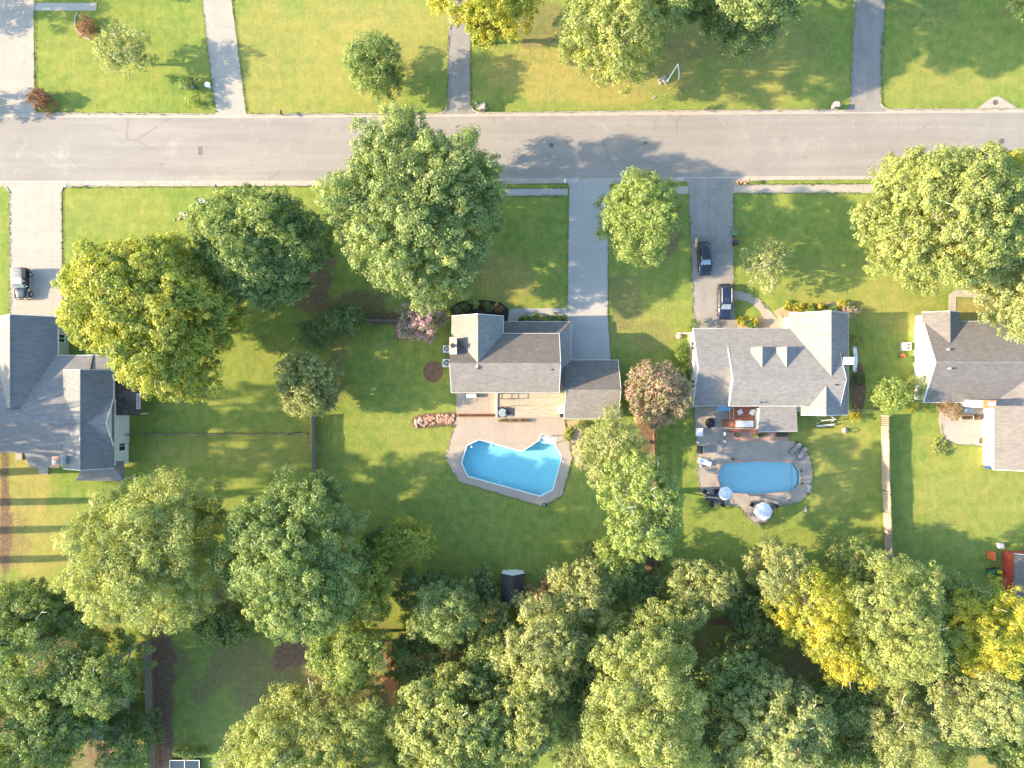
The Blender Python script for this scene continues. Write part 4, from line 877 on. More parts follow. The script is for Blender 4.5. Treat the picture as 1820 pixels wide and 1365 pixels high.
x0,y0,_=W(93,829,6.2); x1,y1,_=W(104,812,6.2); chh = MB().box(x0,y0+.1,0,x1,y1,6.0).build('chimney', M['white_siding'], h); fin(chh)
cc = MB().box(x0-.06,y0+.04,6.0,x1+.06,y1+.06,6.2).build('chimney_cap', M['brick_orange'], chh); MB().lathe([(.25,6.2),(.25,6.5),(.1,6.55)], ((x0+x1)/2,(y0+y1)/2,0), 12).build('flue', M['trim'], cc)
n0 = len(bpy.data.objects)
for c, wx, wz, f in (((-51.05,-4.5,3.9),.8,1.1,'+x'),((-51.1,-4.6,1.5),.9,1.2,'+x'),((-51.1,-8.1,1.6),1.2,1.3,'+x'),((-59.1,6,1.5),1.0,1.2,'+x')): window(h, c, wx, wz, f)
for o in bpy.data.objects:
    if o.parent == h and o.name.startswith('window'): o.location = -hp
# unseen-edge roof at lower left, shed, red shed
sh = thing('shed', 'small dark shingled shed with white gable at the edge of the woods', 'shed', (.1,-26.6,0)); hp = Vector((.1,-26.6,0))
rf, wl, tr = MB(), MB(), MB(); gable(rf, wl, -1.46,-28.8,1.70,-24.62,'y',2.1,2.1,3.2,.13, ov=.18)
fin(rf.build('roof', M['shingle_dark'], sh)); fin(wl.build('wall', M['white_siding'], sh))
fascia(tr,(-1.46,-24.62,2.1),(.13,-24.62,3.2)); fascia(tr,(1.70,-24.62,2.1),(.13,-24.62,3.2)); fin(tr.build('trim', M['trim'], sh)); fin(MB().box(-.5,-24.79,0,.75,-24.73,1.9).build('door', M['trim'], sh))
sh = thing('shed', 'red barn-style shed with grey roof at the right edge', 'shed', (67,-24.5,0)); hp = Vector((67,-24.5,0))
rf, wl, tr = MB(), MB(), MB(); gable(rf, wl, 65.15,-29.2,69.2,-22.0,'y',2.5,2.5,3.7,67.2, ov=.2); fin(rf.build('roof', M['shingle_mid'], sh)); fin(wl.build('wall', M['red_siding'], sh))
fascia(tr,(65.15,-22,2.5),(67.2,-22,3.7)); fascia(tr,(69.2,-22,2.5),(67.2,-22,3.7)); fascia(tr,(65.15,-29.2,2.5),(67.2,-29.2,3.7)); fin(tr.build('trim', M['trim'], sh))
dd_ = MB().box(65.29,-26.9,.1,65.34,-25.0,1.9).build('door', M['red_siding'], sh); fin(dd_)
tag(MB().box(63.35,-23.25,0,63.75,-22.2,1.1).build('storage_bin', M['orange'], None, bevel=.04), 'bright orange upright bin against the red shed', 'bin')
tag(MB().box(64.5,-21.8,0,65.2,-21.1,.6).build('utility_box', M['silver'], None, bevel=.04), 'grey metal utility box at the top corner of the red shed', 'utility box')
hs = thing('house', 'mostly hidden dark blue roofed building under trees at lower left', 'house', (-53.5,-43.3,0)); hp = Vector((-53.5,-43.3,0))
rf, wl = MB(), MB(); gable(rf, wl, -59,-46.2,-50.6,-41.6,'x',2.5,2.5,3.8,-43.8, ov=.3); fin(rf.build('roof', M['shingle_blue'], hs)); fin(wl.build('wall', M['cream_siding'], hs))
# ---------------------------------------------------------------- vehicles (length along y, nose towards -y)
def section(y, wv, zb, zs, zt, crown=0.03):
    """closed cross-section: bottom width, sill, shoulder, top"""
    pr = [(-wv*.86,zb),(-wv*.98,zb+.12),(-wv,zs-.12),(-wv*.97,zs),(-wv*.86,zt-.02),(-wv*.5,zt+crown*.8),(0,zt+crown)]
    return [(x,y,z) for x,z in pr]+[(-x,y,z) for x,z in pr[-2::-1]]
def wheel(e, x, y, r, wd, rim='silver'):
    t_ = MB(); n = 22; out = 1 if x > 0 else -1
    prof = [(r*.62,-wd/2),(r*.93,-wd/2),(r,-wd/2+.03),(r,wd/2-.03),(r*.93,wd/2),(r*.62,wd/2)]
    v = [(x+z, y+q*math.cos(2*math.pi*k/n), r+q*math.sin(2*math.pi*k/n)) for q, z in prof for k in range(n)]
    t_.add(v, [(i*n+k, i*n+(k+1)%n, (i+1)*n+(k+1)%n, (i+1)*n+k) for i in range(len(prof)-1) for k in range(n)])
    w_ = t_.build('wheel', M['rubber'], e); rm = MB(); xo = x+out*(wd/2-.03)
    for k in range(5):
        a = 2*math.pi*k/5; c, s_ = math.cos(a), math.sin(a)
        rm.add([(xo,y+c*.05*r-s_*.07,r+s_*.05*r+c*.07),(xo,y+c*.62*r-s_*.05,r+s_*.62*r+c*.05),(xo,y+c*.62*r+s_*.05,r+s_*.62*r-c*.05),(xo,y+c*.05*r+s_*.07,r+s_*.05*r-c*.07)],[(0,1,2,3)])
    v = [(x+zz, y+q*math.cos(2*math.pi*k/n), r+q*math.sin(2*math.pi*k/n)) for q, zz in ((r*.66,-wd/2+.01),(r*.66,wd/2-.01),(r*.58,wd/2-.03),(r*.58,-wd/2+.03)) for k in range(n)]
    rm.add(v, [(i*n+k, i*n+(k+1)%n, (i+1)*n+(k+1)%n, (i+1)*n+k) for i in range(3) for k in range(n)]); rm.build('rim', M[rim], w_)
def suv(label, px, py, rz, paint, Ln=4.65, Wd=1.86, Ht=1.68, rails=True, visor='visor', name='parked_suv'):
    e = thing(name, label, 'car', (*W(px,py,.9)[:2],.05), rz, 'dark cars parked on the grey driveway'); hw = Wd/2; hl = Ln/2
    st = [(-hl,.60,.42,.62,.66),(-hl+.06,.76,.30,.66,.74),(-hl+.22,.88,.24,.70,.84),(-hl+.55,.97,.22,.80,.93),(-hl+1.0,1.0,.22,.86,1.0),(-hl+1.35,1.0,.22,.90,1.05),
          (0.0,1.0,.22,.94,1.06),(hl-1.2,1.0,.22,.97,1.08),(hl-.5,.98,.24,.98,1.10),(hl-.15,.93,.28,.95,1.06),(hl-.03,.86,.34,.9,.98),(hl,.78,.42,.8,.86)]
    MB().loft([section(y,w_*hw,zb,zs,zt) for y,w_,zb,zs,zt in st]).build('body', M[paint], e, smooth=True)
    z0, z1 = 1.02, Ht; ya, yb, yc, yd = -hl+1.28, -hl+2.02, hl-.62, hl-.22      # windscreen foot, roof front, roof rear, tailgate foot
    wb, wt = hw*.90, hw*.70
    MB().add([(-wb*.97,ya,z0),(wb*.97,ya,z0),(wb,yd,z0),(-wb,yd,z0),(-wt,yb,z1-.05),(wt,yb,z1-.05),(wt,yc,z1-.06),(-wt,yc,z1-.06)],[(0,1,2,3),(0,4,5,1),(1,5,6,2),(2,6,7,3),(3,7,4,0),(4,7,6,5)]).build('cabin', M['glass'], e, bevel=.03)
    rs = []
    for y, w_, z in ((yb-.10,.90,z1-.07),(yb+.05,.97,z1-.025),(yb+.5,1.03,z1+.01),(0.5,1.04,z1+.015),(yc-.2,1.0,z1-.01),(yc+.12,.94,z1-.04)):
        w_ *= wt; rs.append([(-w_,y,z-.06),(-w_*.98,y,z-.015),(-w_*.6,y,z+.02),(0,y,z+.03),(w_*.6,y,z+.02),(w_*.98,y,z-.015),(w_,y,z-.06),(0,y,z-.05)])
    MB().loft(rs).build('roof', M[paint], e, smooth=True)
    MB().add([(-wb*.85,ya+.06,z0+.07),(wb*.85,ya+.06,z0+.07),(wt*.88,yb-.10,z1-.10),(-wt*.88,yb-.10,z1-.10)],[(0,1,2,3)]).build('windscreen', M[visor], e).location.z = .035
    pl_ = MB()
    for sx in (-1,1):
        for y0_, y1_ in ((ya+.02,yb),(-.05,-.05),(hl-1.35,hl-1.35),(yd,yc)):
            pl_.tube([(sx*wb*.985,y0_,z0),(sx*wt*1.005,y1_,z1-.07)], .035, 5)
    pl_.build('pillar', M[paint], e)
    if rails:
        for sx in (-1,1): MB().tube([(sx*wt*.98,yb+.15,z1+.02),(sx*wt*.98,yb+.3,z1+.09),(sx*wt*.98,yc-.3,z1+.09),(sx*wt*.98,yc-.12,z1+.02)], .04, 6).build('roof_rail', M['silver'], e)
        x_ = MB().box(-wt*.55,yb+.25,z1+.022,wt*.55,yb+.75,z1+.055).build('sunroof', M['glass'], e)
    for sx in (-1,1):
        for y in (-hl+.92, hl-.9): wheel(e, sx*(hw-.11), y, .35, .22)
        MB().loft([[(sx*hw*(.55+.3*k)+dx,-hl+.14+.10*k*k*1.4+dy,.70+dz) for dx,dy,dz in ((-.04,-.05,-.06),(.04,-.05,-.06),(.04,.09,.075),(-.04,.09,.075))] for k in (0,.5,1)]).build('headlight', M['lamp_glass'], e)
        MB().box(sx*hw*.72-.09,hl-.16,.86,sx*hw*.72+.09,hl-.05,1.02).build('tail_light', M['red_glass'], e)
        mr = MB().box(sx*(hw+.02)-.09,ya+.24,.98,sx*(hw+.02)+.09,ya+.36,1.12).build('mirror', M[paint], e, bevel=.02)
    return e
suv('black hatchback with light windscreen parked higher on the grey driveway', 1252.5, 459, math.radians(3.5), 'black_paint', 4.5, 1.80, 1.50, rails=False)
suv('navy blue estate car with silver roof rails parked nearest the grey house', 1288.5, 536, 0.0, 'blue_paint', 4.75, 1.84, 1.70)
# open-topped off-road vehicle
e = thing('off_road_vehicle', 'dark boxy off-road vehicle with grey canvas rear top on the left driveway', 'car', (*W(38,504,.9)[:2],.05), math.radians(1.5))
b = MB(); b.loft([section(y,w_,zb,zs,zt,.01) for y,w_,zb,zs,zt in ((-1.95,.60,.55,.85,.95),(-1.80,.66,.5,.92,1.04),(-1.2,.72,.5,.98,1.12),(-.62,.78,.5,1.02,1.16))])
b.build('bonnet', M['slate_paint'], e, smooth=True)
MB().box(-.80,-.62,.42,.80,2.0,.50).box(-.82,-.60,.42,-.76,2.0,1.12).box(.76,-.60,.42,.82,2.0,1.12).box(-.8,1.94,.42,.8,2.0,1.12).box(-.76,-.62,.42,.76,-.5,1.1).build('body', M['black_paint'], e)
MB().loft([section(y,w_,.95,z-.05,z,.04) for y,w_,z in ((.62,.74,1.82),(.8,.76,1.86),(1.8,.76,1.86),(2.0,.72,1.80))]).build('canvas_top', M['canvas'], e)
c_ = MB()
for y in (.85,1.2,1.55): c_.tube([(-.76,y,1.88),(0,y,1.935),(.76,y,1.88)], .03, 5)
c_.build('top_rib', M['silver'], e)
rb_ = MB()
for x in (-.5,-.25,0,.25,.5): rb_.tube([(x,-.05,1.78),(x,.65,1.84)], .03, 5)
for sx in (-1,1): rb_.tube([(sx*.7,-.42,1.1),(sx*.66,-.12,1.74),(sx*.68,.65,1.80)], .035, 6)
rb_.tube([(-.66,-.12,1.76),(.66,-.12,1.76)], .035, 6); rb_.build('roll_bar', M['silver'], e)
MB().add([(-.70,-.60,1.12),(.70,-.60,1.12),(.66,-.20,1.70),(-.66,-.20,1.70)],[(0,1,2,3)]).build('windscreen', M['visor'], e)
for sx in (-1,1):
    MB().box(sx*.30-.22,.15,.5,sx*.30+.22,.62,.95).box(sx*.30-.22,.50,.9,sx*.30+.22,.64,1.35).build('seat', M['black'], e, bevel=.03)
    for y in (-1.38,1.25): wheel(e, sx*.80, y, .40, .26)
    MB().box(sx*.62-.16,-1.95,.86,sx*.62+.30*(sx>0)+.0+.0,-.75,.92).build('mudguard', M['black_paint'], e) if sx > 0 else MB().box(-.92,-1.95,.86,-.55,-.75,.92).build('mudguard', M['black_paint'], e)
    MB().lathe([(.02,0),(.1,.02),(.1,.08)], (sx*.48,-1.97,.8), 12).build('headlight', M['lamp_glass'], e)
    mr = MB().box(sx*1.0-.09,-.5,1.15,sx*1.0+.09,-.42,1.32).build('mirror', M['chrome'], e)
    MB().box(sx*.66-.07,2.0,.85,sx*.66+.07,2.06,1.05).build('tail_light', M['red_glass'], e)
    MB().tube([(sx*.86,-.9,.45),(sx*.88,1.0,.45)], .05, 6).build('side_step', M['silver'], e)
MB().box(-.85,-2.12,.5,.85,-1.98,.68).build('bumper', M['black'], e)
# small ride-on mower
e = thing('ride_on_mower', 'small green and yellow ride-on mower beside the red shed', 'mower', (*W(1767,1016,.5)[:2],.02), math.radians(-90+2))
MB().loft([section(y,w_,.42,.7,z,.03) for y,w_,z in ((-.95,.22,.78),(-.7,.27,.86),(-.15,.27,.9))]).build('bonnet', M['tractor_green'], e)
MB().box(-.30,-.2,.4,.30,.75,.52).box(-.42,.25,.45,.42,.75,.62).build('chassis', M['tractor_green'], e, bevel=.03); MB().box(-.22,.25,.62,.22,.7,.72).box(-.22,.62,.7,.22,.74,1.0).build('seat', M['yellow'], e, bevel=.03)
MB().torus((0,.0,1.0),.17,.02).tube([(0,-.1,.85),(0,0,1.0)], .02, 5).build('steering_wheel', M['black'], e)
for sx in (-1,1): wheel(e, sx*.42, .5, .26, .2, 'yellow'); wheel(e, sx*.38, -.65, .18, .13, 'yellow')
MB().lathe([(.5,.18),(.52,.3),(.4,.36)], (0,-.05,0), 18).build('mower_deck', M['black'], e)

# ---------------------------------------------------------------- fences
def fence(label, pts, hgt, mat, board=0.14, gap=0.02, post=2.4, thick=0.03, style='board', group=None, postmat=None, rail_side=1):
    w_ = WP(pts); e = thing('fence', label, 'fence', (w_[0][0],w_[0][1],0), 0, group); ox, oy = w_[0]
    rr = random.Random(int(pts[0][0])); pm = M[postmat or mat]
    for k in range(len(w_)-1):
        (x0,y0),(x1,y1) = w_[k], w_[k+1]; Lg = math.hypot(x1-x0,y1-y0); ux, uy = (x1-x0)/Lg, (y1-y0)/Lg; a = math.atan2(uy,ux)
        nb_ = max(1, round(Lg/post)); sp = Lg/nb_
        for j_ in range(nb_):
            xa, ya = x0+ux*j_*sp-ox, y0+uy*j_*sp-oy; jit = rr.uniform(-.05,.05)
            MB().rbox(xa,ya,-.1,.1,.1,hgt+.12,a).build('post', pm, e)
            pb_ = MB()
            if style == 'board':
                q_ = .08
                while q_ < sp-.05:
                    off = .05*rail_side; pb_.rbox(xa+ux*(q_+board/2)-uy*off, ya+uy*(q_+board/2)+ux*off, .05+jit, board, thick, hgt-.05+rr.uniform(-.025,.025), a, 0); q_ += board+gap
                for z in (.35, hgt*.55, hgt-.3): pb_.rbox(xa+ux*sp/2, ya+uy*sp/2, z, sp, .045, .09, a)
            elif style == 'shadow':                       # boards on both faces of the rails
                q_ = .05; s_ = 1
                while q_ < sp-.02:
                    off = .06*s_; pb_.rbox(xa+ux*(q_+board/2)-uy*off, ya+uy*(q_+board/2)+ux*off, .05+jit, board, .02, hgt-.05+rr.uniform(-.02,.02), a); q_ += board*0.80+gap; s_ = -s_
                for z in (.3, hgt*.5, hgt-.3): pb_.rbox(xa+ux*sp/2, ya+uy*sp/2, z, sp, .08, .09, a)
            else:                                         # three-rail
                for z in (.3,.7,hgt-.12): pb_.rbox(xa+ux*sp/2, ya+uy*sp/2, z, sp, .035, .12, a)
            pb_.build('panel', M[mat], e)
        MB().rbox(x1-ox,y1-oy,-.1,.1,.1,hgt+.12,a).build('post', pm, e)
    return e
fence('tall pale timber fence between the oval pool garden and the right lawn', [(1566,738),(1567.5,860),(1571,930),(1574,1004)], 1.85, 'fence_wood', style='shadow', rail_side=1)
fence('low wire-thin timber fence running right from the left house wall', [(231,772),(400,771),(548,770)], 1.25, 'fence_grey', style='rail')
fence('weathered grey fence running down the left side of the pool lawn', [(559,738),(559,775),(560.5,838)], 1.8, 'fence_grey')
fence('short fence running left from the pink flowering tree', [(646,570),(712,571)], 1.5, 'fence_grey')
fence('brown timber fence between the two pool gardens', [(1160,742),(1161,900),(1163,985),(1165,1055)], 1.8, 'fence_brown')
fence('thin low fence right of the grey house behind the yellow shrub', [(1509,728),(1560,729)], 1.2, 'straw_wood', style='rail')
fence('grey board fence along the shaded lower left yard', [(267,1136),(269,1200),(272,1290),(274,1366)], 1.8, 'fence_grey')
fence('dark brown fence along the orange clay strip', [(712,1186),(712.5,1290),(713,1368)], 1.7, 'fence_brown')
fence('short dark fence left of the grey driveway house gate', [(1150,742),(1156,741)], 1.6, 'fence_brown')
e = thing('timber_deck', 'dark slatted timber deck under trees left of the clay strip', 'deck', (*W(684,1165)[:2],0)); x0,y0,_=W(674,1189,.6); x1,y1,_=W(696,1140,.6); ox,oy,_=W(684,1165)
MB().box(x0-ox,y0-oy,.1,x1-ox,y1-oy,.5).build('boards', M['red_wood'], e); rl = MB()
for k in range(4): rl.tube([(x0-ox+k*.5,y0-oy,1.3),(x0-ox+k*.5,y1-oy,1.3)], .025, 5)
for y in (y0-oy,y1-oy): rl.tube([(x0-ox,y,1.3),(x1-ox,y,1.3)], .03, 5)
for x in (x0-ox,x1-ox): rl.tube([(x,y0-oy,.5),(x,y0-oy,1.3)], .04, 5); rl.tube([(x,y1-oy,.5),(x,y1-oy,1.3)], .04, 5)
rl.build('railing', M['bark_pale'], e)
e = thing('platform', 'small red board platform beside the pink flowering tree', 'platform', (*W(719,586)[:2],0)); MB().box(-1.05,-1.15,.0,1.05,1.15,.28).build('boards', M['red_wood'], e); MB().box(-1.1,-1.2,.05,1.1,-1.15,.3).box(-1.1,1.15,.05,1.1,1.2,.3).build('edge_board', M['fence_brown'], e)

# ---------------------------------------------------------------- pool furniture
def parasol(label, px, py, r, hgt, n=8):
    e = thing('parasol', label, 'parasol', (*W(px,py,hgt)[:2],.06), random.uniform(0,.6), 'white parasols by the oval pool')
    v = [(0,0,hgt+.1)]; f = []
    for ring_, (q_, z) in enumerate(((.5,hgt-.06),(1.0,hgt-.38))):
        for k in range(2*n):
            a = math.pi*k/n; s_ = 1.0 if k % 2 == 0 else .93; v.append((r*q_*s_*math.cos(a), r*q_*s_*math.sin(a), z-(.0 if k % 2 == 0 else -.03)*q_))
    m2 = 2*n
    f += [(0,1+k,1+(k+1)%m2) for k in range(m2)]+[(1+k,1+m2+k,1+m2+(k+1)%m2,1+(k+1)%m2) for k in range(m2)]
    MB().add(v, f).build('canopy', M['umbrella'], e)
    rb_ = MB()
    for k in range(n): a = 2*math.pi*k/n; rb_.tube([(0,0,hgt+.06),(r*.5*math.cos(a),r*.5*math.sin(a),hgt-.09),(r*.98*math.cos(a),r*.98*math.sin(a),hgt-.40)], .014, 5)
    rb_.build('rib', M['silver'], e); MB().tube([(0,0,0),(0,0,hgt+.2)], .03, 8).build('pole', M['trim'], e); MB().lathe([(.3,0),(.3,.06),(.05,.12),(.05,.4)], n=16).build('base', M['steel'], e)
parasol('smaller white parasol overhanging the lower left corner of the oval pool', 1290.5, 877.5, .93, 2.3, 6)
parasol('larger white parasol on the round bulge of deck below the oval pool', 1357.5, 910, 1.22, 2.4, 8)
def lounger(label, px, py, rz, mat, cushion, group=None):
    e = thing('sun_lounger', label, 'sun lounger', (*W(px,py,.3)[:2],.06), rz, group)
    MB().box(-.33,-.95,.26,-.28,.95,.32).box(.28,-.95,.26,.33,.95,.32).box(-.33,-.95,.26,.33,-.9,.32).box(-.33,.9,.26,.33,.95,.32).build('frame', M[mat], e)
    MB().box(-.27,-.9,.32,.27,.2,.39).add([(-.27,.2,.32),(.27,.2,.32),(.27,.85,.68),(-.27,.85,.68),(-.27,.2,.39),(.27,.2,.39),(.27,.82,.74),(-.27,.82,.74)],[(3,2,1,0),(4,5,6,7),(0,1,5,4),(1,2,6,5),(2,3,7,6),(3,0,4,7)]).build('cushion', M[cushion], e)
    for sx in (-1,1):
        for sy in (-1,1): MB().box(sx*.29-.03,sy*.8-.03,0,sx*.29+.03,sy*.8+.03,.27).build('leg', M[mat], e)
    return e
lounger('white sun lounger at the left edge of the oval pool deck', 1252, 821, math.radians(72), 'white', 'white')
lounger('grey sun lounger nearer the brick step at the deck\'s upper right', 1413, 797, math.radians(-42), 'steel', 'canvas', 'grey sun loungers by the oval pool')
lounger('grey sun lounger further right, by the lawn at the deck\'s upper right', 1425, 805, math.radians(-30), 'steel', 'canvas', 'grey sun loungers by the oval pool')
e = thing('barbecue_grill', 'black barbecue grill at the left edge of the oval pool deck', 'grill', (*W(1244.5,799.5,.8)[:2],.06))
MB().box(-.32,-.5,.1,.32,.5,.75).build('cabinet', M['black'], e); MB().loft([[(x*s_,y,.75+z*s_) for x,z in ((-.36,0),(-.3,.25),(0,.36),(.3,.25),(.36,0))] for y,s_ in ((-.5,.85),(-.42,1),(.42,1),(.5,.85))]).build('lid', M['black'], e); MB().tube([(.34,-.3,1.0),(.38,-.3,1.02),(.38,.3,1.02),(.34,.3,1.0)], .02, 5).build('handle', M['silver'], e)
tag(MB().box(-.4,-.5,0,.4,.5,.5).box(-.44,-.54,.5,.44,.54,.56).build('storage_box', M['trim'], None, bevel=.02), 'white storage box on the deck edge left of the grill cover', 'box').location = W(1241.5,767.5,0.0)[:2]+(.06,)
e = thing('covered_table', 'round table under a black cover on the dark patio', 'table', (*W(1263,752,.6)[:2],.05)); MB().lathe([(.62,.02),(.66,.3),(.58,.68),(.5,.74),(.02,.76)], n=18).build('cover', M['rubber'], e); MB().lathe([(.03,.74),(.03,1.0)], n=8).build('knob', M['silver'], e)
e = thing('lantern_post', 'short white square lantern post left of the brick step', 'lantern', (*W(1287.5,771.5,.8)[:2],.05)); MB().box(-.14,-.24,0,.14,-.2,.9).box(-.14,.2,0,.14,.24,.9).box(-.14,-.24,.88,.14,.24,.93).build('frame', M['trim'], e)
for (a, b, lab) in ((1240,786.5,'white round garden lamp beside the black grill'),(1287.5,784.5,'white round garden lamp below the lantern post')):
    e = thing('garden_lamp', lab, 'lamp', (*W(a,b,.8)[:2],.05)); MB().tube([(0,0,0),(0,0,.8)], .03, 6).build('pole', M['trim'], e); MB().lathe([(.05,.8),(.15,.86),(.15,.98),(.05,1.05)], n=14).build('shade', M['white'], e)
tag(MB().lathe([(.02,0),(.12,.04),(.17,.16),(.12,.28),(.02,.32)], W(1245.5,828.5,.06), 14).build('ball', M['sky_blue'], None, smooth=True), 'light blue ball below the white sun lounger', 'ball')
e = thing('towel_rack', 'white rectangular rack at the right edge of the oval pool deck', 'rack', (*W(1438,869,.6)[:2],.06), math.radians(-18)); MB().tube([(-.15,-.38,.0),(-.15,-.38,.7),(.15,-.38,.7),(.15,-.38,0)], .035, 6).tube([(-.15,.38,.0),(-.15,.38,.7),(.15,.38,.7),(.15,.38,0)], .035, 6).tube([(-.15,-.38,.7),(-.15,.38,.7)], .035, 6).tube([(.15,-.38,.7),(.15,.38,.7)], .035, 6).build('frame', M['white'], e)
for (a, b, lab) in ((1423,836.5,'small black bollard light upper right of the oval pool'),(1423.5,858.5,'small black bollard light lower right of the oval pool'),(1301.5,815.5,'small black bollard light above the oval pool\'s left end')):
    tag(MB().lathe([(.09,0),(.09,.3),(.13,.32),(.13,.36)], W(a,b,.06), 12).build('bollard_light', M['black'], None), lab, 'light')
e = thing('garden_table', 'dark table with pale runner left of the smaller parasol', 'table', (*W(1266,884,.7)[:2],.06), math.radians(-6)); MB().box(-.85,-.45,.68,.85,.45,.73).build('table_top', M['steel'], e, bevel=.01); MB().box(-.8,-.06,.73,.8,.06,.745).build('runner', M['straw_wood'], e)
for sx in (-1,1):
    for sy in (-1,1): MB().box(sx*.75-.03,sy*.36-.03,0,sx*.75+.03,sy*.36+.03,.68).build('leg', M['steel'], e)
for (a, b, rz, lab) in ((1251.5,873.5,1.0,'black patio chair at the upper left of the dark table'),(1263,893,3.0,'black patio chair below the dark table'),(1282,893,3.3,'black patio chair below the smaller parasol'),(1271,873,0.1,'black patio chair above the dark table')): chair(lab, a, b, rz, 'black', .06, 'black chairs round the dark table')
e = thing('dining_table', 'small dark table under the larger parasol', 'table', (*W(1352,902,.7)[:2],.06)); MB().lathe([(.6,.70),(.6,.74)], n=22).build('table_top', M['steel'], e); MB().lathe([(.3,0),(.05,.05),(.05,.7)], n=10).build('pedestal', M['steel'], e)
for (a, b, rz, lab) in ((1335,896,1.1,'grey patio chair left of the larger parasol'),(1342,912,2.2,'grey patio chair lower left of the larger parasol'),(1373,899,-1.2,'grey patio chair right of the larger parasol')): chair(lab, a, b, rz, 'steel', .06, 'grey chairs round the larger parasol')
fl = tag(MB().loft([[(x*s_,y,z) for x,z in ((-.32,.9),(-.28,1.08),(.28,1.08),(.32,.9))] for y,s_ in ((-.0,.5),(.25,.95),(1.5,1),(1.9,.5))]).build('pool_float', M['sky_blue'], None), 'light blue float leaning along the back wall of the grey house', 'pool float'); fl.location = W(1300,726.5,1)[:2]+(0,); fl.rotation_euler = (0,0,math.pi/2)
rocks('pale stone ornament on the lawn right of the larger parasol', [(1425,902),(1434,902),(1434,911),(1425,911)], 5, .14, .26, 'rock', 4, 'stone_ornament', 'ornament')
e = thing('garden_ornament', 'dark ring sculpture on a pale stone on the lawn below the grey house', 'ornament', (*W(1503,765,.3)[:2],0)); MB().lathe([(.36,-.05),(.4,.12),(.3,.28),(.1,.3)], n=14).build('stone', M['rock'], e); MB().torus((.05,0,.62),.28,.05,'x').build('ring', M['steel'], e)
e = thing('garden_swing', 'white garden swing frame behind the grey house', 'swing', (*W(1470,752,1.0)[:2],0), .1)
MB().tube([(-.9,.9,0),(-.8,.45,1.7),(-.9,0,0)], .06, 6).tube([(.9,.9,0),(.8,.45,1.7),(.9,0,0)], .06, 6).tube([(-.9,.45,1.7),(.9,.45,1.7)], .06, 6).build('frame', M['trim'], e); MB().box(-1.15,-.42,.42,1.15,-.22,.5).box(-1.1,-.25,.5,1.1,-.2,.9).build('bench', M['trim'], e)
e = thing('garden_bench', 'curved white bench right of the grey house wall', 'bench', (0,0,0))
pth = [(1519,618),(1521,632),(1521,645),(1519,656),(1521,663)]; bb = MB()
for k in range(4): a=W(*pth[k],.45); b_=W(*pth[k+1],.45); an=math.atan2(b_[1]-a[1],b_[0]-a[0]); bb.rbox((a[0]+b_[0])/2,(a[1]+b_[1])/2,.38,math.hypot(b_[0]-a[0],b_[1]-a[1])+.05,.5,.07,an)
bb.build('seat', M['white'], e); lg = MB()
for q_ in pth: x,y,_=W(*q_,.4); lg.box(x-.05,y-.2,0,x+.05,y+.2,.39)
lg.build('leg', M['white'], e)
e = thing('utility_gate', 'small white gate left of the grey house corner', 'gate', (*W(1221,592.5,.8)[:2],0)); MB().box(-1.0,-.05,.05,.8,.05,1.1).build('panel', M['trim'], e); MB().box(-1.1,-.08,0,-1.0,.08,1.3).box(.8,-.08,0,.9,.08,1.3).build('post', M['trim'], e); MB().lathe([(.35,0),(.4,.3),(.2,.5)], (-.95,-.35,0), 12).build('planter', M['rock'], e)
x,y,_=W(967,898,.6); e = thing('side_stand', 'black round pot stand at the lower tip of the angular pool deck', 'pot stand', (x,y,0)); MB().lathe([(.2,0),(.24,.5),(.2,.6)], n=14).build('pot', M['black'], e); MB().lathe([(.05,.55),(.1,.7),(.02,.75)], n=10).build('cap', M['silver'], e)
# ---------------------------------------------------------------- right patio
e = thing('oval_table', 'grey oval table against the wall of the white gabled house', 'table', (*W(1722,729,.75)[:2],.05)); MB().add([(.62*math.cos(a)*1,.4*math.sin(a),z) for z in (.70,.75) for a in (2*math.pi*k/20 for k in range(20))],[tuple(range(19,-1,-1)),tuple(range(20,40))]+[(k,(k+1)%20,20+(k+1)%20,20+k) for k in range(20)]).build('table_top', M['table_glass'], e); MB().lathe([(.3,0),(.05,.06),(.05,.7)], n=10).build('pedestal', M['black'], e)
for (a0,b0,a1,b1,mat,lab) in ((1709,738,1731,746,'straw_wood','pale yellow timber planter box on the right patio'),(1733,737,1745,746,'steel','dark square planter box beside the white wall'),(1739,777,1748,789,'straw_wood','tall pale wooden box at the patio corner by the white wall')):
    x0,y0,_=W(a0,b1,.5); x1,y1,_=W(a1,b0,.5); e=thing('planter_box', lab, 'planter', (x0,y0,.05)); w_,d_=x1-x0,y1-y0
    MB().ring([(0,0),(w_,0),(w_,d_),(0,d_)],[(.06,.06),(w_-.06,.06),(w_-.06,d_-.06),(.06,d_-.06)],0,.5).build('box', M[mat], e); MB().box(.06,.06,0,w_-.06,d_-.06,.4).build('soil', M['mulch'], e)
e = thing('blue_barrel', 'blue barrel at the lower corner of the white walled wing', 'barrel', (*W(1761,829.5,.8)[:2],0)); MB().lathe([(.26,0),(.30,.2),(.31,.45),(.30,.7),(.26,.9),(.05,.92)], n=18).build('barrel', M['blue_plastic'], e); MB().lathe([(.08,.92),(.08,.97)], n=10).build('lid', M['white'], e)
e = thing('driftwood', 'pale driftwood log with weeds on the right lawn', 'log', (*W(1668,795)[:2],0)); MB().tube([(-.2,-.9,.12),(.0,-.2,.2),(.2,.5,.18),(.45,1.1,.15)], [.12,.16,.14,.06], 7).tube([(0,-.1,.2),(-.3,.4,.4)], [.08,.03], 6).tube([(.2,.5,.2),(.5,.35,.35)], [.07,.03], 6).build('log', M['bark_pale'], e)
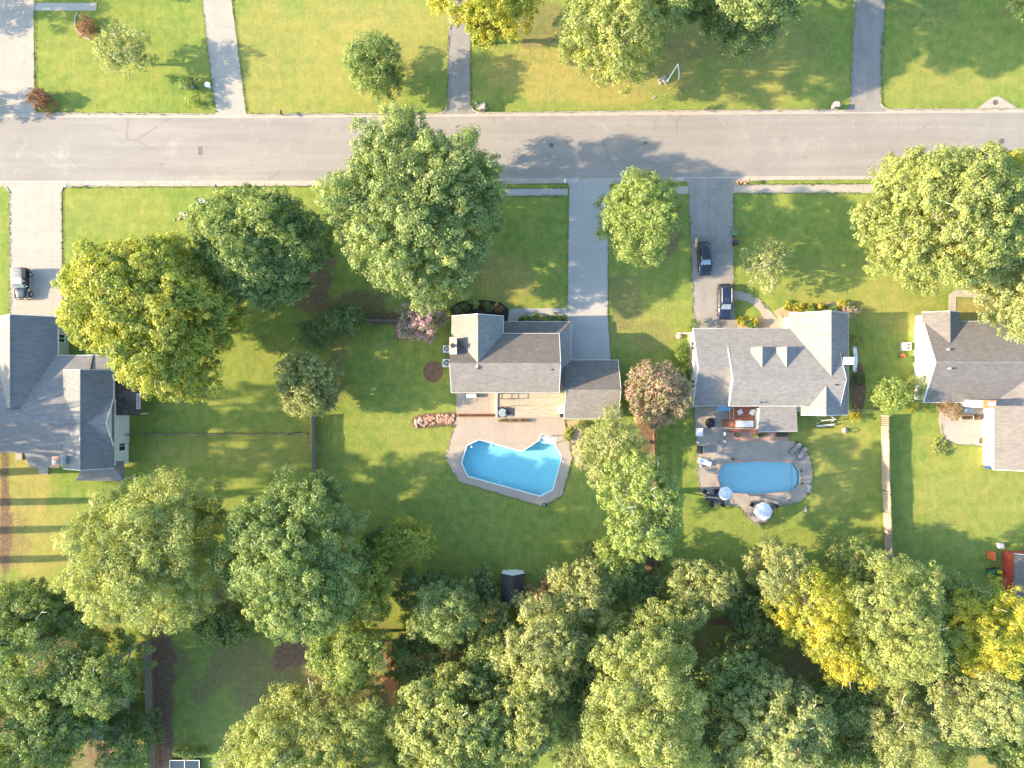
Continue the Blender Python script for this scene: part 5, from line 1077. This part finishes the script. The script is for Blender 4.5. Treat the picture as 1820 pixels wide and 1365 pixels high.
tag(MB().rbox(0,0,0,.5,.35,.3,.4).rbox(.3,-.2,0,.3,.25,.25,1.1).build('toy', M['orange'], None, bevel=.04), 'small orange toy on the lawn below the right air conditioner', 'toy').location = W(1602,631,.1)
# ---------------------------------------------------------------- street side things
def mailbox(label, px, py, mat, postmat, s=1.0, group='mailboxes along the street'):
    e = thing('mailbox', label, 'mailbox', (*W(px,py,1.0)[:2],0), 0, group); MB().box(-.05*s,-.05*s,-.1,.05*s,.05*s,.98).build('post', M[postmat], e)
    b = MB(); n = 10; pr = [(-.11,0),(-.11,.14)]+[(-.11*math.cos(math.pi*k/n),.14+.11*math.sin(math.pi*k/n)) for k in range(1,n)]+[(.11,.14),(.11,0)]
    b.loft([[(x*s,y,.98+z*s) for x,z in pr] for y in (-.26*s,.26*s)]).build('box', M[mat], e); MB().box(.12*s,-.05,1.05,.14*s,.0,1.3).build('flag', M['red_glass'], e); return e
def brickbox(label, px, py, mat='rock'):
    e = thing('mailbox', label, 'mailbox', (*W(px,py,1.0)[:2],0), 0, 'mailboxes along the street'); MB().box(-.3,-.3,-.1,.3,.3,1.15).box(-.34,-.34,1.15,.34,.34,1.22).build('pillar', M[mat], e, bevel=.02); MB().box(-.13,-.36,.8,.13,-.3,1.05).build('door', M['black'], e); return e
mailbox('white mailbox on a post beside the left driveway mouth', 117.5, 329.5, 'white', 'trim'); brickbox('stone pillar mailbox right of the narrow middle driveway', 857, 190); brickbox('stone pillar mailbox left of the upper right driveway', 1487, 186)
mailbox('dark mailbox on a post at the kerb below the left grass verge', 383.5, 332, 'steel', 'steel'); mailbox('black mailbox on a post at the kerb left of the upper front lawn tree', 499.5, 200, 'black', 'steel')
mailbox('grey mailbox on the narrow verge left of the small street tree', 1004.5, 322, 'silver', 'trim'); mailbox('brown mailbox on the verge beside the brick mailbox base', 1330, 321, 'pot', 'fence_brown')
def bin_(label, px, py, mat, s=1.0, group='wheeled bins'):
    e = thing('wheeled_bin', label, 'bin', (*W(px,py,1.0)[:2],.03), 0, group)
    MB().loft([[(-w_,-w_,z),(w_,-w_,z),(w_,w_,z),(-w_,w_,z)] for w_,z in ((.24*s,.06),(.31*s,.98))]).build('body', M[mat], e); MB().box(-.34*s,-.36*s,.98,.34*s,.34*s,1.05).build('lid', M[mat], e, bevel=.02)
    for sx in (-1,1): MB().torus((sx*.27*s,.27*s,.1),.07,.035,'x',12,5).build('wheel', M['rubber'], e)
bin_('dark blue wheeled bin in the gutter above the small street tree', 1154, 313, 'blue_plastic', 1.15); bin_('pale green wheeled bin on the lawn edge beside the cars', 1306.5, 413, 'green_plastic', 1.1); bin_('black wheeled bin just below the green bin beside the cars', 1308.5, 431, 'black', .9)
e = thing('paddle_board', 'long pale board leaning beside the black hatchback', 'board', (*W(1239,431,.8)[:2],.05), .04); MB().loft([[(-w_,y,.05),(-w_,y,.75),(w_,y,.8),(w_,y,.1)] for y,w_ in ((-.62,.02),(-.35,.08),(.3,.09),(.62,.03))]).build('board', M['straw_wood'], e)
def manhole(label, px, py, r, z=.036):
    tag(MB().lathe([(r,0),(r,.012),(r*.86,.014),(r*.84,.008),(r*.5,.008),(r*.48,.014)], W(px,py)[:2]+(z,), 24).build('manhole_cover', M['iron'], None), label, 'manhole cover')
manhole('round manhole cover at the tip of the tree shadow on the road', 980, 258.5, .33); manhole('small round manhole cover above the large right street tree', 1780, 251, .36); manhole('round manhole cover set in the triangular concrete drain apron', 1768.5, 182.5, .36, .071); manhole('faint valve cover in the road above the small street tree', 1147.5, 254, .2)
e = thing('drain_grate', 'rusty rectangular drain grate in the left part of the road', 'drain grate', W(356,268)[:2]+(.036,)); MB().ring([(-.24,-.55),(.24,-.55),(.24,.55),(-.24,.55)],[(-.2,-.5),(.2,-.5),(.2,.5),(-.2,.5)],0,.015).build('frame', M['iron'], e); g = MB()
for k in range(9): g.box(-.2,-.48+k*.11,0,.2,-.43+k*.11,.012)
g.build('grating', M['iron'], e)
e = thing('leaning_pole', 'bent white pole standing over a rock pile on the front lawn', 'pole', (*W(1186,144)[:2],0)); a = Vector(W(1205,114,3.2)); o_ = Vector(W(1186,144)); b_ = Vector(W(1207,130,1.6)); c_ = Vector(W(1206,142,.1))
MB().tube([(0,0,0),a-o_], .09, 8).tube([a-o_,b_-o_,c_-o_], .09, 8).build('pole', M['trim'], e); MB().lathe([(.2,0),(.2,.12),(.1,.16)], n=12).build('base', M['trim'], e)
rocks('pale rock pile at the foot of the bent white pole', [(1169,141),(1181,138),(1184,147),(1170,149)], 14, .14, .3, 'rock', 6)
rocks('single pale stone on the lawn left below the white pole', [(1159,171),(1164,171),(1164,176),(1159,176)], 2, .14, .22, 'rock', 9, 'stone', 'stone')
rocks('rough stones round the pillar mailbox by the middle driveway', [(845,183),(866,183),(866,194),(848,195)], 10, .14, .26, 'rock', 7)
rocks('rough stones round the foot of the upper right pillar mailbox', [(1480,182),(1493,181),(1493,191),(1480,191)], 9, .14, .26, 'rock', 17)
rocks('pile of tan stones at the end of the narrow verge right of the grey driveway', [(1310,318),(1326,318),(1326,328),(1306,329)], 12, .12, .24, 'rubble', 10)
rocks('pale stones edging the garden bed with the round bush on the left lawn', [(322,372),(334,376),(333,389),(318,394),(308,392)], 8, .1, .2, 'rock', 12)
e = thing('utility_box', 'flat pale utility box on the upper left lawn', 'utility box', (*W(359,357,.3)[:2],0)); MB().box(-.42,-.26,0,.42,.26,.28).build('base', M['rock'], e); MB().box(-.45,-.3,.28,.45,.3,.34).build('lid', M['white'], e, bevel=.01)
tag(MB().rbox(0,0,0,.28,.6,.5,.5).rbox(-.35,.15,0,.3,.22,.4,1.2).build('garden_ornament', M['rock'], None, bevel=.03), 'pale figure ornament left of the round bush on the left lawn', 'ornament').location = W(328,382,.2)[:2]+(0,)
e = thing('bird_bath', 'pale round bird bath by the narrow driveway at top left', 'bird bath', (*W(368,150,.8)[:2],0)); MB().lathe([(.2,0),(.08,.1),(.08,.6),(.36,.72),(.38,.8),(.3,.76),(.02,.7)], n=18).build('basin', M['white'], e)
tag(MB().lathe([(.16,0),(.22,.35),(.18,.35),(.02,.3)], W(349,157), 12).build('plant_pot', M['blue_plastic'], None), 'blue plant pot under the shrubs at top left', 'plant pot')
e = thing('ladder', 'long white ladder lying on the shaded lower left yard', 'ladder', (*W(556,1243)[:2],.1)); o_ = Vector(W(556,1243,0)); A = [Vector(W(*q_,.35))-o_ for q_ in ((548,1204),(563,1277),(556,1212),(571,1274))]; lb = MB()
lb.tube([A[0],A[1]], .05, 6).tube([A[2],A[3]], .05, 6)
for k in range(9): lb.tube([A[0].lerp(A[1],(k+.5)/9),A[2].lerp(A[3],(k+.5)/9)], .02, 5)
lb.build('ladder', M['trim'], e)
e = thing('cold_frame', 'white framed glass cold frame at the bottom edge of the shaded yard', 'cold frame', (*W(328,1368,.6)[:2],0)); fr = MB()
for x in (-1.95,0,1.95): fr.box(x-.04,-1.4,.55,x+.04,1.25,.62)
for y in (-1.4,1.2): fr.box(-1.95,y,.55,1.95,y+.07,.622)
fr.build('frame', M['trim'], e); MB().box(-1.9,-1.38,-.05,1.9,1.22,.5).build('base', M['steel'], e); MB().box(-1.9,-1.35,.56,1.9,1.2,.58).build('pane', M['dark_glass'], e)
tag(MB().box(-.3,-.3,0,.3,.3,.5).box(-.34,-.34,.5,.34,.34,.55).build('storage_box', M['black'], None), 'small black box beside the white ladder', 'box').location = W(570,1254,.3)[:2]+(0,)
tag(MB().box(-.45,-.3,0,.45,.3,.6).box(-.5,-.34,.6,.5,.34,.68).build('well_cover', M['white'], None, bevel=.03), 'white box behind the trees at the head of the pale fence', 'box').location = W(1503,990,.3)[:2]+(0,)
# ---------------------------------------------------------------- trees and shrubs
T = tree
T('large spreading green tree overhanging the road beside the white driveway', [(640,262),(665,225),(700,212),(745,212),(770,240),(800,226),(835,215),(860,235),(865,270),(890,300),(885,340),(898,362),(885,400),(870,440),(850,480),(820,520),(790,545),(768,556),(735,552),(715,530),(680,522),(640,495),(615,465),(600,430),(575,390),(568,360),(600,335),(605,310),(640,290)], 17, 'green', 1.3, 1.15, twigs=10)
T('dense dark green round tree left of the large street tree', [(350,400),(365,375),(400,350),(440,338),(490,340),(530,350),(560,375),(577,410),(575,470),(560,510),(520,545),(470,552),(420,545),(390,520),(370,480),(350,440)], 14, 'deep', 1.1, 1.4, hb=2.5)
T('bright yellow-green tree shading the left house roof corner', [(132,480),(179,445),(214,430),(274,428),(324,428),(354,450),(364,480),(414,520),(429,560),(409,600),(379,640),(364,690),(324,720),(294,728),(254,700),(219,660),(209,640),(174,620),(134,600),(131,540)], 17.5, 'yellow', 1.05, 1.3, hb=3.5, twigs=8)
T('large grey-green tree below the left house', [(120,960),(150,910),(210,870),(240,840),(290,828),(330,845),(370,870),(390,920),(402,970),(410,1020),(385,1075),(350,1095),(310,1125),(250,1120),(200,1105),(150,1080),(120,1040),(110,1000)], 18, 'olive', 1.3, 1.2)
T('large dark tree with pale tips below the fence corner', [(400,980),(410,930),(450,890),(480,860),(510,835),(560,850),(590,880),(620,890),(645,930),(655,990),(645,1050),(620,1100),(560,1125),(510,1130),(470,1110),(430,1060),(405,1020)], 18, 'deep', 1.35, 1.15)
T('small pale green tree at the top of the grey fence', [(495,680),(500,640),(540,620),(590,640),(600,690),(590,730),(550,742),(505,715)], 8, 'grey', .85, 1.2)
T('dark low tree between the round tree and the pool lawn', ell(613,568,32,30), 5, 'shade', .7, 1.1, hb=.5)
T('dull green small tree above the pale tree at the fence', ell(560,592,34,30), 5.5, 'shade', .7, 1.1, hb=.5)
T('flowering pink crepe myrtle at the corner of the taupe house', [(708,585),(712,550),(740,540),(775,545),(800,552),(800,575),(785,595),(750,602),(722,598)], 6, 'pink', .75, 1.3, name='crepe_myrtle')
T('mid-sized bright green tree between the two driveways', [(1072,400),(1080,350),(1100,318),(1140,310),(1195,318),(1200,360),(1205,410),(1190,450),(1150,475),(1110,465),(1085,440)], 14, 'lime', .95, 1.3)
T('round dark green tree alone on the upper front lawn', ell(671,120,50,54,18,.07), 8, 'deep', .8, 1.4, hb=1.2)
T('rose-tinged crepe myrtle between the garage and the grey house', ell(1165,700,57,59,18,.07), 7, 'myrtle', .75, 1.4, name='crepe_myrtle', hb=1.3)
T('pale green tree behind the garage of the taupe house', [(1020,800),(1040,760),(1080,735),(1120,745),(1150,780),(1160,820),(1120,860),(1060,860),(1030,840)], 12, 'grey', .95, 1.0, open_=1)
T('light green airy tree with pale twigs between the two pools', [(1055,880),(1070,830),(1120,800),(1180,820),(1212,870),(1210,930),(1195,970),(1160,985),(1110,980),(1070,950)], 16.5, 'lime', 1.0, .85, twigs=26, bark='bark_pale', leaf=.12, sparse=.25, open_=1)
T('very large light olive tree at the right of the street', [(1543,370),(1548,330),(1588,280),(1638,258),(1698,262),(1758,290),(1798,330),(1808,400),(1788,450),(1758,490),(1708,520),(1658,510),(1618,490),(1578,470),(1548,430)], 18, 'olive', 1.3, 1.2, twigs=18, bark='bark_pale')
T('yellower tree behind the large olive tree at the right edge', [(1720,300),(1760,280),(1840,280),(1900,340),(1880,400),(1800,400),(1750,380)], 14, 'gold', 1.1, 1.1)
T('pale green tree over the corner of the white gabled house', [(1750,500),(1770,440),(1790,380),(1850,370),(1900,480),(1870,600),(1800,600),(1765,560)], 14, 'pale', 1.1, 1.2)
T('thin pale small tree right of the parked cars', [(1310,470),(1325,440),(1355,425),(1385,430),(1400,460),(1390,490),(1375,515),(1345,510),(1330,490)], 6.5, 'pale', .6, 1.1, sparse=.12, twigs=9, bark='bark_pale')
T('bright round small tree at the top of the pale fence', ell(1580,702,35,33), 5.5, 'lime', .7, 1.3)
T('pale sparse tree on the top left lawn', ell(220,92,50,42,14,.15), 6, 'pale', .6, .95, sparse=.25, twigs=16, bark='bark_pale')
T('yellowish tree at the top edge over the middle driveway', [(762,0),(790,40),(830,62),(870,68),(920,58),(955,20),(960,-60),(850,-90),(770,-40)], 15, 'gold', 1.1, 1.1)
T('tall olive tree leaning over the upper front lawn', [(1000,60),(1010,0),(1040,-40),(1120,-40),(1150,0),(1175,60),(1165,110),(1120,150),(1085,150),(1050,110),(1010,90)], 17, 'olive', 1.1, 1.6, hb=3)
T('broad green tree along the top edge', [(1150,10),(1180,32),(1230,18),(1280,42),(1340,68),(1400,50),(1440,10),(1450,-60),(1300,-110),(1160,-60)], 20, 'green', 1.3, 1.5, hb=5, trunk=(1290,-10,0))
T('tree at the top edge casting shade on the upper right drive', ell(1560,-120,100,70), 15, 'green', 1.2, 1.0)
def off(label, gx_, gy_, rm, T_, hb, mat='shade', name='pine_tree', **k):    # tree placed by its foot, outside the frame
    hm = hb+(T_-hb)*0.5; f = CAMH/(CAMH-hm); s = rm*FPX/(CAMH-hm)
    return tree(label, ell(910+(gx_-910)*f, 682.5+(gy_-682.5)*f, s, s), T_, mat, .9, .75, hb=hb, name=name, bark='bark', **k)
off('northernmost tall pine beyond the left edge, level with the house ridge', -130, 742, 3.8, 24, 8); off('tall pine beyond the left edge, level with the house chimney', -185, 800, 4.2, 26, 9)
off('tall pine beyond the left edge, level with the lower porch', -120, 845, 3.6, 25, 12); off('tall pine beyond the left edge, level with the upper trunk shadow', -150, 895, 2.4, 26, 14)
off('tall pine beyond the left edge, level with the middle trunk shadow', -200, 948, 2.5, 26, 14); off('tall pine beyond the left edge, level with the lowest trunk shadow', -140, 998, 2.6, 25, 13)
off('leafy tree beyond the left edge behind the garage', -150, 700, 3.2, 14, 5, 'green', 'broadleaf_tree')
off('leafy tree beyond the left edge, level with the concrete walkway', -95, 22, 3.4, 9, 2, 'green', 'broadleaf_tree'); off('leafy tree beyond the top edge, above the edged bed', 120, -52, 4.0, 8, 2, 'green', 'broadleaf_tree')
off('second leafy tree beyond the top edge, above the pale lawn tree', 215, -38, 3.0, 6, 1.5, 'green', 'broadleaf_tree')
T('bush beyond the left edge shading the far left driveway', ell(-62,178,28,30), 4.5, 'green', .6, 1.2, hb=.3)
T('low tree just beyond the upper right frame edge', ell(1870,-40,60,60), 12, 'green', 1.1, 1)
# lower wood, tree by tree
wood = [
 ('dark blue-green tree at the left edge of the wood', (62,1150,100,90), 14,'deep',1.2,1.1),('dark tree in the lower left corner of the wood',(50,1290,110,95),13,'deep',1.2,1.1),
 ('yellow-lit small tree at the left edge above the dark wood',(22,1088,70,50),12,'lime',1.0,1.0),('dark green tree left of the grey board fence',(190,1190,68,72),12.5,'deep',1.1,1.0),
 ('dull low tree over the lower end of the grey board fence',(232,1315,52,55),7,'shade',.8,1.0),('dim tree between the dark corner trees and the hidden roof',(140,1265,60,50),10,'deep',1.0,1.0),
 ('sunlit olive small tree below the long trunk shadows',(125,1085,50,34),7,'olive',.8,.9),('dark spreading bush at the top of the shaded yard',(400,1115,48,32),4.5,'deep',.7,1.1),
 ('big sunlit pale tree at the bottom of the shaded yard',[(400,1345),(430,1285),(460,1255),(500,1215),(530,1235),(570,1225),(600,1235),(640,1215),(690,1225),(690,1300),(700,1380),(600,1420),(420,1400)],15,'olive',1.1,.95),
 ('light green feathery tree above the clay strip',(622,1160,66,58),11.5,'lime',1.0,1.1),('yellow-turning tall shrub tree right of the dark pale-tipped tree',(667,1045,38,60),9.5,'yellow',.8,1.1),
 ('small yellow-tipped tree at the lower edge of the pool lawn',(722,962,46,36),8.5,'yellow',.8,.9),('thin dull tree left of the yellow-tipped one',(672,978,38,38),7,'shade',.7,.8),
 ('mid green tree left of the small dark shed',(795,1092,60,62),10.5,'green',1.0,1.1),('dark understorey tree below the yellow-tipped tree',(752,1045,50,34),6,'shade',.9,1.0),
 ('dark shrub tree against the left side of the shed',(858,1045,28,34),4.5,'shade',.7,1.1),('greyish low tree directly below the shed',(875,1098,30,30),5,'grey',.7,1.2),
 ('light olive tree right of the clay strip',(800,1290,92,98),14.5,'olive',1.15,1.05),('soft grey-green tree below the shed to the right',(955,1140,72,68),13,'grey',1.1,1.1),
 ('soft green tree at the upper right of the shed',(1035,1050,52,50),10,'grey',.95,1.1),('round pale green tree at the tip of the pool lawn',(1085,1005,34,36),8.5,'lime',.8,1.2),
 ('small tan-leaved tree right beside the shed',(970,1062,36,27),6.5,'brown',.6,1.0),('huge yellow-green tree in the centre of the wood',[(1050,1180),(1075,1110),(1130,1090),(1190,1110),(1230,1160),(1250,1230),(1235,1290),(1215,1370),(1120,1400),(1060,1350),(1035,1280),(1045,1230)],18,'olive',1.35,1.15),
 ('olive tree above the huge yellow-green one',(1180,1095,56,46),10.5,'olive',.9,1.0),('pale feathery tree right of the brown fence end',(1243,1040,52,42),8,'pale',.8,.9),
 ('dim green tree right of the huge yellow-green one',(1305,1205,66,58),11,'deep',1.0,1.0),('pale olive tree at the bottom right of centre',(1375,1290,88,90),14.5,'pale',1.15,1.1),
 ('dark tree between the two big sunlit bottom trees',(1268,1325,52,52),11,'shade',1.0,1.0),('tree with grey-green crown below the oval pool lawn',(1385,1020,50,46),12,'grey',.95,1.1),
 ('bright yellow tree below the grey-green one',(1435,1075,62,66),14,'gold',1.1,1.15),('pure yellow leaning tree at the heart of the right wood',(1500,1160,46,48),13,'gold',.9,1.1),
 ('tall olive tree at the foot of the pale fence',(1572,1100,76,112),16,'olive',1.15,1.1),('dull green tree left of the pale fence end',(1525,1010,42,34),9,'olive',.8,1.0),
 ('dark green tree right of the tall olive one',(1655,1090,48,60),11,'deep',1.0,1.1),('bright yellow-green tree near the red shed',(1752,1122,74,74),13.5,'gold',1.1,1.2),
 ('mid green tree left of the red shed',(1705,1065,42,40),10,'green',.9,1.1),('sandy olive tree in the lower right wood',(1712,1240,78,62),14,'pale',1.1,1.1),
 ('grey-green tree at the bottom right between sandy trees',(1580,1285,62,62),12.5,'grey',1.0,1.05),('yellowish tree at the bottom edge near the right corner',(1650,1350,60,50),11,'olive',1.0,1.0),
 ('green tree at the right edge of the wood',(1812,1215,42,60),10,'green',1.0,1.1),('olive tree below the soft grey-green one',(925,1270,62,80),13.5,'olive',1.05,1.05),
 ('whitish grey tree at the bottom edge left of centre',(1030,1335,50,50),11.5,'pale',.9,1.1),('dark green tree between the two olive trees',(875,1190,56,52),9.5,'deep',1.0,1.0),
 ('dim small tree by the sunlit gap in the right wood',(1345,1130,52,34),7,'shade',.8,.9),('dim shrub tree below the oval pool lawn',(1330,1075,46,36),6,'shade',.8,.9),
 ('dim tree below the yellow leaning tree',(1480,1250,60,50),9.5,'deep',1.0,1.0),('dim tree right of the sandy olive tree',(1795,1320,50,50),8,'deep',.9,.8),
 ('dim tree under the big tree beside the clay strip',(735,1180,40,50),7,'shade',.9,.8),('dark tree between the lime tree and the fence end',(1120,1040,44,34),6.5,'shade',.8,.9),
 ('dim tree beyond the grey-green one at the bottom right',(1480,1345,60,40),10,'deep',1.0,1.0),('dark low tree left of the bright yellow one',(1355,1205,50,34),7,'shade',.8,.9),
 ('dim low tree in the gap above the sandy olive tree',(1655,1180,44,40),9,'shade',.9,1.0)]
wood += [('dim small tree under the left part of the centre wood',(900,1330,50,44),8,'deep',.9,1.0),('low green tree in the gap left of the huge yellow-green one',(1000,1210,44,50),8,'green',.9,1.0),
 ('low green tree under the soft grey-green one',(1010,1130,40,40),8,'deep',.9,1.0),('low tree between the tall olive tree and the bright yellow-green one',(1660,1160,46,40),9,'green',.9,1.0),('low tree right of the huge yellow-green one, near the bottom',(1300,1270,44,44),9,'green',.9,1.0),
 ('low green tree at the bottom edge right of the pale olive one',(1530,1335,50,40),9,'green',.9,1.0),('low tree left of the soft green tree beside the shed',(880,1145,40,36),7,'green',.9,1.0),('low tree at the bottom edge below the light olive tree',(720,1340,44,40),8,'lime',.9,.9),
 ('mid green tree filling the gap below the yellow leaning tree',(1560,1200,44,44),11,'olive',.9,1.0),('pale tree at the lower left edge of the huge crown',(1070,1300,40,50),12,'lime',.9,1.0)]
for lab, o_, h_, mt_, lb_, dn_ in wood:
    T(lab, o_ if isinstance(o_, list) else ell(o_[0],o_[1],o_[2]*1.1,o_[3]*1.1, 14, .2, 3), h_, mt_, lb_, dn_, twigs=9 if h_ > 9 else 3, bark='bark_pale' if h_ > 12 else 'bark')
# shrubs
B = bush
B('red-leaved round shrub at the far left kerb', ell(72,176,18,19), 2.2, 'red', group='red shrubs at top left'); B('red-brown shrub in the edged bed at top left', ell(150,47,15,19), 1.8, 'red', group='red shrubs at top left')
B('spiky yellow-green shrub nearest the kerb at top left', ell(345,178,17,15), 1.6, 'lime'); B('dark shrub beside the blue pot at top left', ell(336,150,15,17), 1.8, 'shade')
B('clipped round dark bush alone on the left front lawn', ell(347,378,15,15,14,.05), 1.7, 'deep')
for k, (a, b, r) in enumerate(((1214,613,11),(1214,633,12.5),(1215,655,11.5),(1216,667,9))):
    B(('uppermost','second','third','lowest')[k]+' clipped green bush in the row left of the grey house', ell(a,b,r+1,r,12,.05), 1.6, 'box', group='clipped bushes left of the grey house')
B('clipped round green bush at the bottom of the grey driveway', ell(1231,576,13,11,12,.05), 1.6, 'box')
yl = ['leftmost yellow shrub in the bed above the grey house','second yellow shrub from the left above the grey house','third yellow shrub from the left above the grey house','fourth yellow shrub, just left of the middle green bush','fifth yellow shrub, left of the larger green bush','yellow shrub next to the pink shrub above the grey house']
for k, (a, b, r) in enumerate(((1398,546,7),(1412,546,6.5),(1424,546,7),(1438,544,6),(1457,545,7),(1496,541,8))): B(yl[k], ell(a,b,r,r-.5,10,.08), .9, 'goldshrub', lobe=.3, group='yellow shrubs above the grey house')
B('low green bush left of centre in the bed above the grey house', ell(1441,551,9,7), 1.1, 'box'); B('low green bush right of centre in the bed above the grey house', ell(1476,549,9.5,7), 1.1, 'box'); B('pink shrub at the upper right corner of the grey house', ell(1507,549,9,10), 1.3, 'pink', lobe=.35)
for k, (a, b, mt_) in enumerate(((1318,572,'goldshrub'),(1330,575,'box'),(1342,571,'goldshrub'),(1337,578,'box'))): B(('yellow shrub left in the bed below the blue car','green shrub left in the bed below the blue car','yellow shrub right in the bed below the blue car','green shrub right in the bed below the blue car')[k], ell(a,b,7,6), .9, mt_, lobe=.3)
B('dark leafy shrub over the left window of the white gabled house', ell(1637,690,20,26), 3.0, 'olive', lobe=.45); B('yellow shrub at the foot of the white gable', ell(1622,723,9,8), 1.1, 'goldshrub'); B('rust-brown wispy shrub on the right patio corner', ell(1688,722,23,22,14,.15), 2.8, 'brown', lobe=.45, sparse=.2)
B('yellow shrub at the lower right corner of the grey house', ell(1520,740,13,8), 1.2, 'goldshrub'); B('weedy plants round the driftwood', ell(1670,798,14,15,12,.2), .6, 'olive', lobe=.22, sparse=.4)
for k, (a, b, mt_, h_) in enumerate(((828,545,'shade',1.0),(846,541,'olive',1.3),(868,545,'shade',1.0),(884,547,'red',1.0),(815,552,'shade',1.2))): B(('dark shrub second in the black mulch bed','olive shrub in the black mulch bed','dark shrub right of the olive one in the mulch bed','reddish shrub at the right of the black mulch bed','dark shrub at the left of the black mulch bed')[k], ell(a,b,8,7), h_, mt_, lobe=.3)
for k, a in enumerate((932,948,964,980,996)): B('clipped dark hedge bush in the row at the front porch', ell(a,567,8.5,4.5,10,.05), 1.0, 'deep' if k != 2 else 'olive', lobe=.28, group='hedge at the front porch')
B('low grey shrub at the right of the house with the garage', ell(1030,757,12,8), 1.0, 'grey', lobe=.3); B('grey-green grass clump right of the grey house', ell(1523,604,12,7), .9, 'olive', lobe=.25, sparse=.3)
B('dark leafy shrub in the small bed beside the white bench', ell(1527,672,10,12), .8, 'shade', lobe=.3); B('rounded low shrub at the tip of the pool lawn', ell(1048,982,13,16), 1.5, 'grey', lobe=.35); B('low hedge above the cold frame', ell(338,1337,32,9), 1.0, 'green', lobe=.3)
B('dark shrub left of the bottom fence', ell(180,1270,20,14), 2.5, 'shade', lobe=.5); B('pale leafy shrub in the pool lawn edge under the yellow-tipped tree', ell(1010,770,8,14), .7, 'olive', lobe=.22, sparse=.4)
# grass fringe creeping over the paving edges, and fallen leaves
edges = [[(62,196),(66,200.5),(200,202),(378,202.5)],[(441,203),(600,202.5),(778,201),(795,191),(796,60)],[(836,60),(838,190),(852,200.5),(1150,196.8),(1490,194.8)],[(1566,60),(1565,185),(1580,194),(1700,194),(1820,193.5)],
 [(17,341),(18,560)],[(110,341),(111,545)],[(113,334),(118,332),(300,331.8),(560,330.8)],[(62,0),(62,200)],[(358,-5),(384,200)],[(412,-5),(438,200)],[(1510,188),(1520,-5)],[(1573,-5),(1565,186)],[(1008.8,348),(1008.2,548)],[(1082,347),(1080,560),(1086,640)],[(1223,345),(1227,430),(1231,525),(1232,585)],
 [(1303.5,344),(1304,520)],[(1304,343.5),(1530,343)],[(890,349),(1009,348)],[(885,334.5),(1008,334)],[(1305,328),(1540,327)],[(808,754),(791,813),(814.5,856),(963,900),(999,881),(1017,815),(1003,745)],
 [(1233.5,724),(1237,782.5),(1239,845),(1245,873.5),(1264.7,896),(1314,900),(1328,921),(1341,931),(1361.6,930),(1372,917),(1382,900),(1422,892),(1439,872),(1444.5,850),(1440,815),(1431,799),(1410.5,784)],[(1672,750),(1672.7,768),(1680,780),(1698.5,790),(1745,793)],
 [(1566,738),(1571,930),(1574,1004)],[(559,738),(560.5,838)],[(231,772),(548,770)],[(1318,517),(1345,529),(1366,552)],[(733,752),(745,761),(790,757),(810,757)]]
pc = []
for ln in edges:
    w_ = WP(ln)
    for k in range(len(w_)-1):
        (x0,y0),(x1,y1) = w_[k], w_[k+1]; Lg = math.hypot(x1-x0,y1-y0); n_ = int(Lg*26); tt_ = RNG.random(n_); cl = np.sin(tt_*Lg*2.3+k)*.05+np.sin(tt_*Lg*7.1)*.03
        off_ = RNG.normal(0,.07,n_)+cl; pc.append(np.stack([x0+(x1-x0)*tt_-(y1-y0)/Lg*off_, y0+(y1-y0)*tt_+(x1-x0)/Lg*off_, RNG.uniform(.05,.15,n_)],1))
pc = np.concatenate(pc); n_ = len(pc)
LM['grass'] = leafmat('grass_blade', (0.09,0.13,0.03), (0.17,0.22,0.055), (0.30,0.30,0.11), ns=1.5)
o = leaf_mesh('grass_fringe', pc, RNG.normal(size=(n_,3))+np.array([0,0,.9]), RNG.uniform(.04,.10,n_), LM['grass'], None, RNG.random(n_)); tag(o, kind='stuff', label='short grass creeping over the edges of kerbs, drives and patios', cat='grass')
pc = []
for (cx_, cy_, sx_, sy_, n_) in ((900,110,70,40,500),(1140,160,70,22,500),(1260,110,120,40,700),(680,205,40,4,120),(640,560,90,30,500),(1150,560,50,60,350),(330,326,200,3,200),(560,650,40,80,300),(1600,560,90,20,250),(1240,470,25,80,60),(1045,330,22,8,60),(900,260,200,35,110),(1400,260,260,40,90),(700,750,60,40,250),(1500,930,70,40,250),(400,800,120,30,250),(620,820,60,60,250),(880,930,120,40,300),(1330,940,70,30,250),(1700,900,80,70,200)):
    x = RNG.normal(cx_, sx_, n_); y = RNG.normal(cy_, sy_, n_); pc.append(np.stack([(x-910)*CAMH/FPX, (682.5-y)*CAMH/FPX, RNG.uniform(.06,.09,n_)],1))
pc = np.concatenate(pc); n_ = len(pc)
LM['litter'] = leafmat('fallen_leaf', (0.16,0.09,0.04), (0.32,0.20,0.08), (0.52,0.42,0.20), trans=.05, ns=1)
o = leaf_mesh('fallen_leaves', pc, RNG.normal(size=(n_,3))*.3+np.array([0,0,1.0]), RNG.uniform(.04,.09,n_), LM['litter'], None, RNG.random(n_)); tag(o, kind='stuff', label='brown and yellow fallen leaves scattered over lawns and road', cat='fallen leaves')
for o in C.objects:                       # tidy: every label present on top-level things
    if o.parent is None and o.type in ('MESH','EMPTY') and not o.get('kind') and not o.get('label'): print('NO LABEL', o.name)
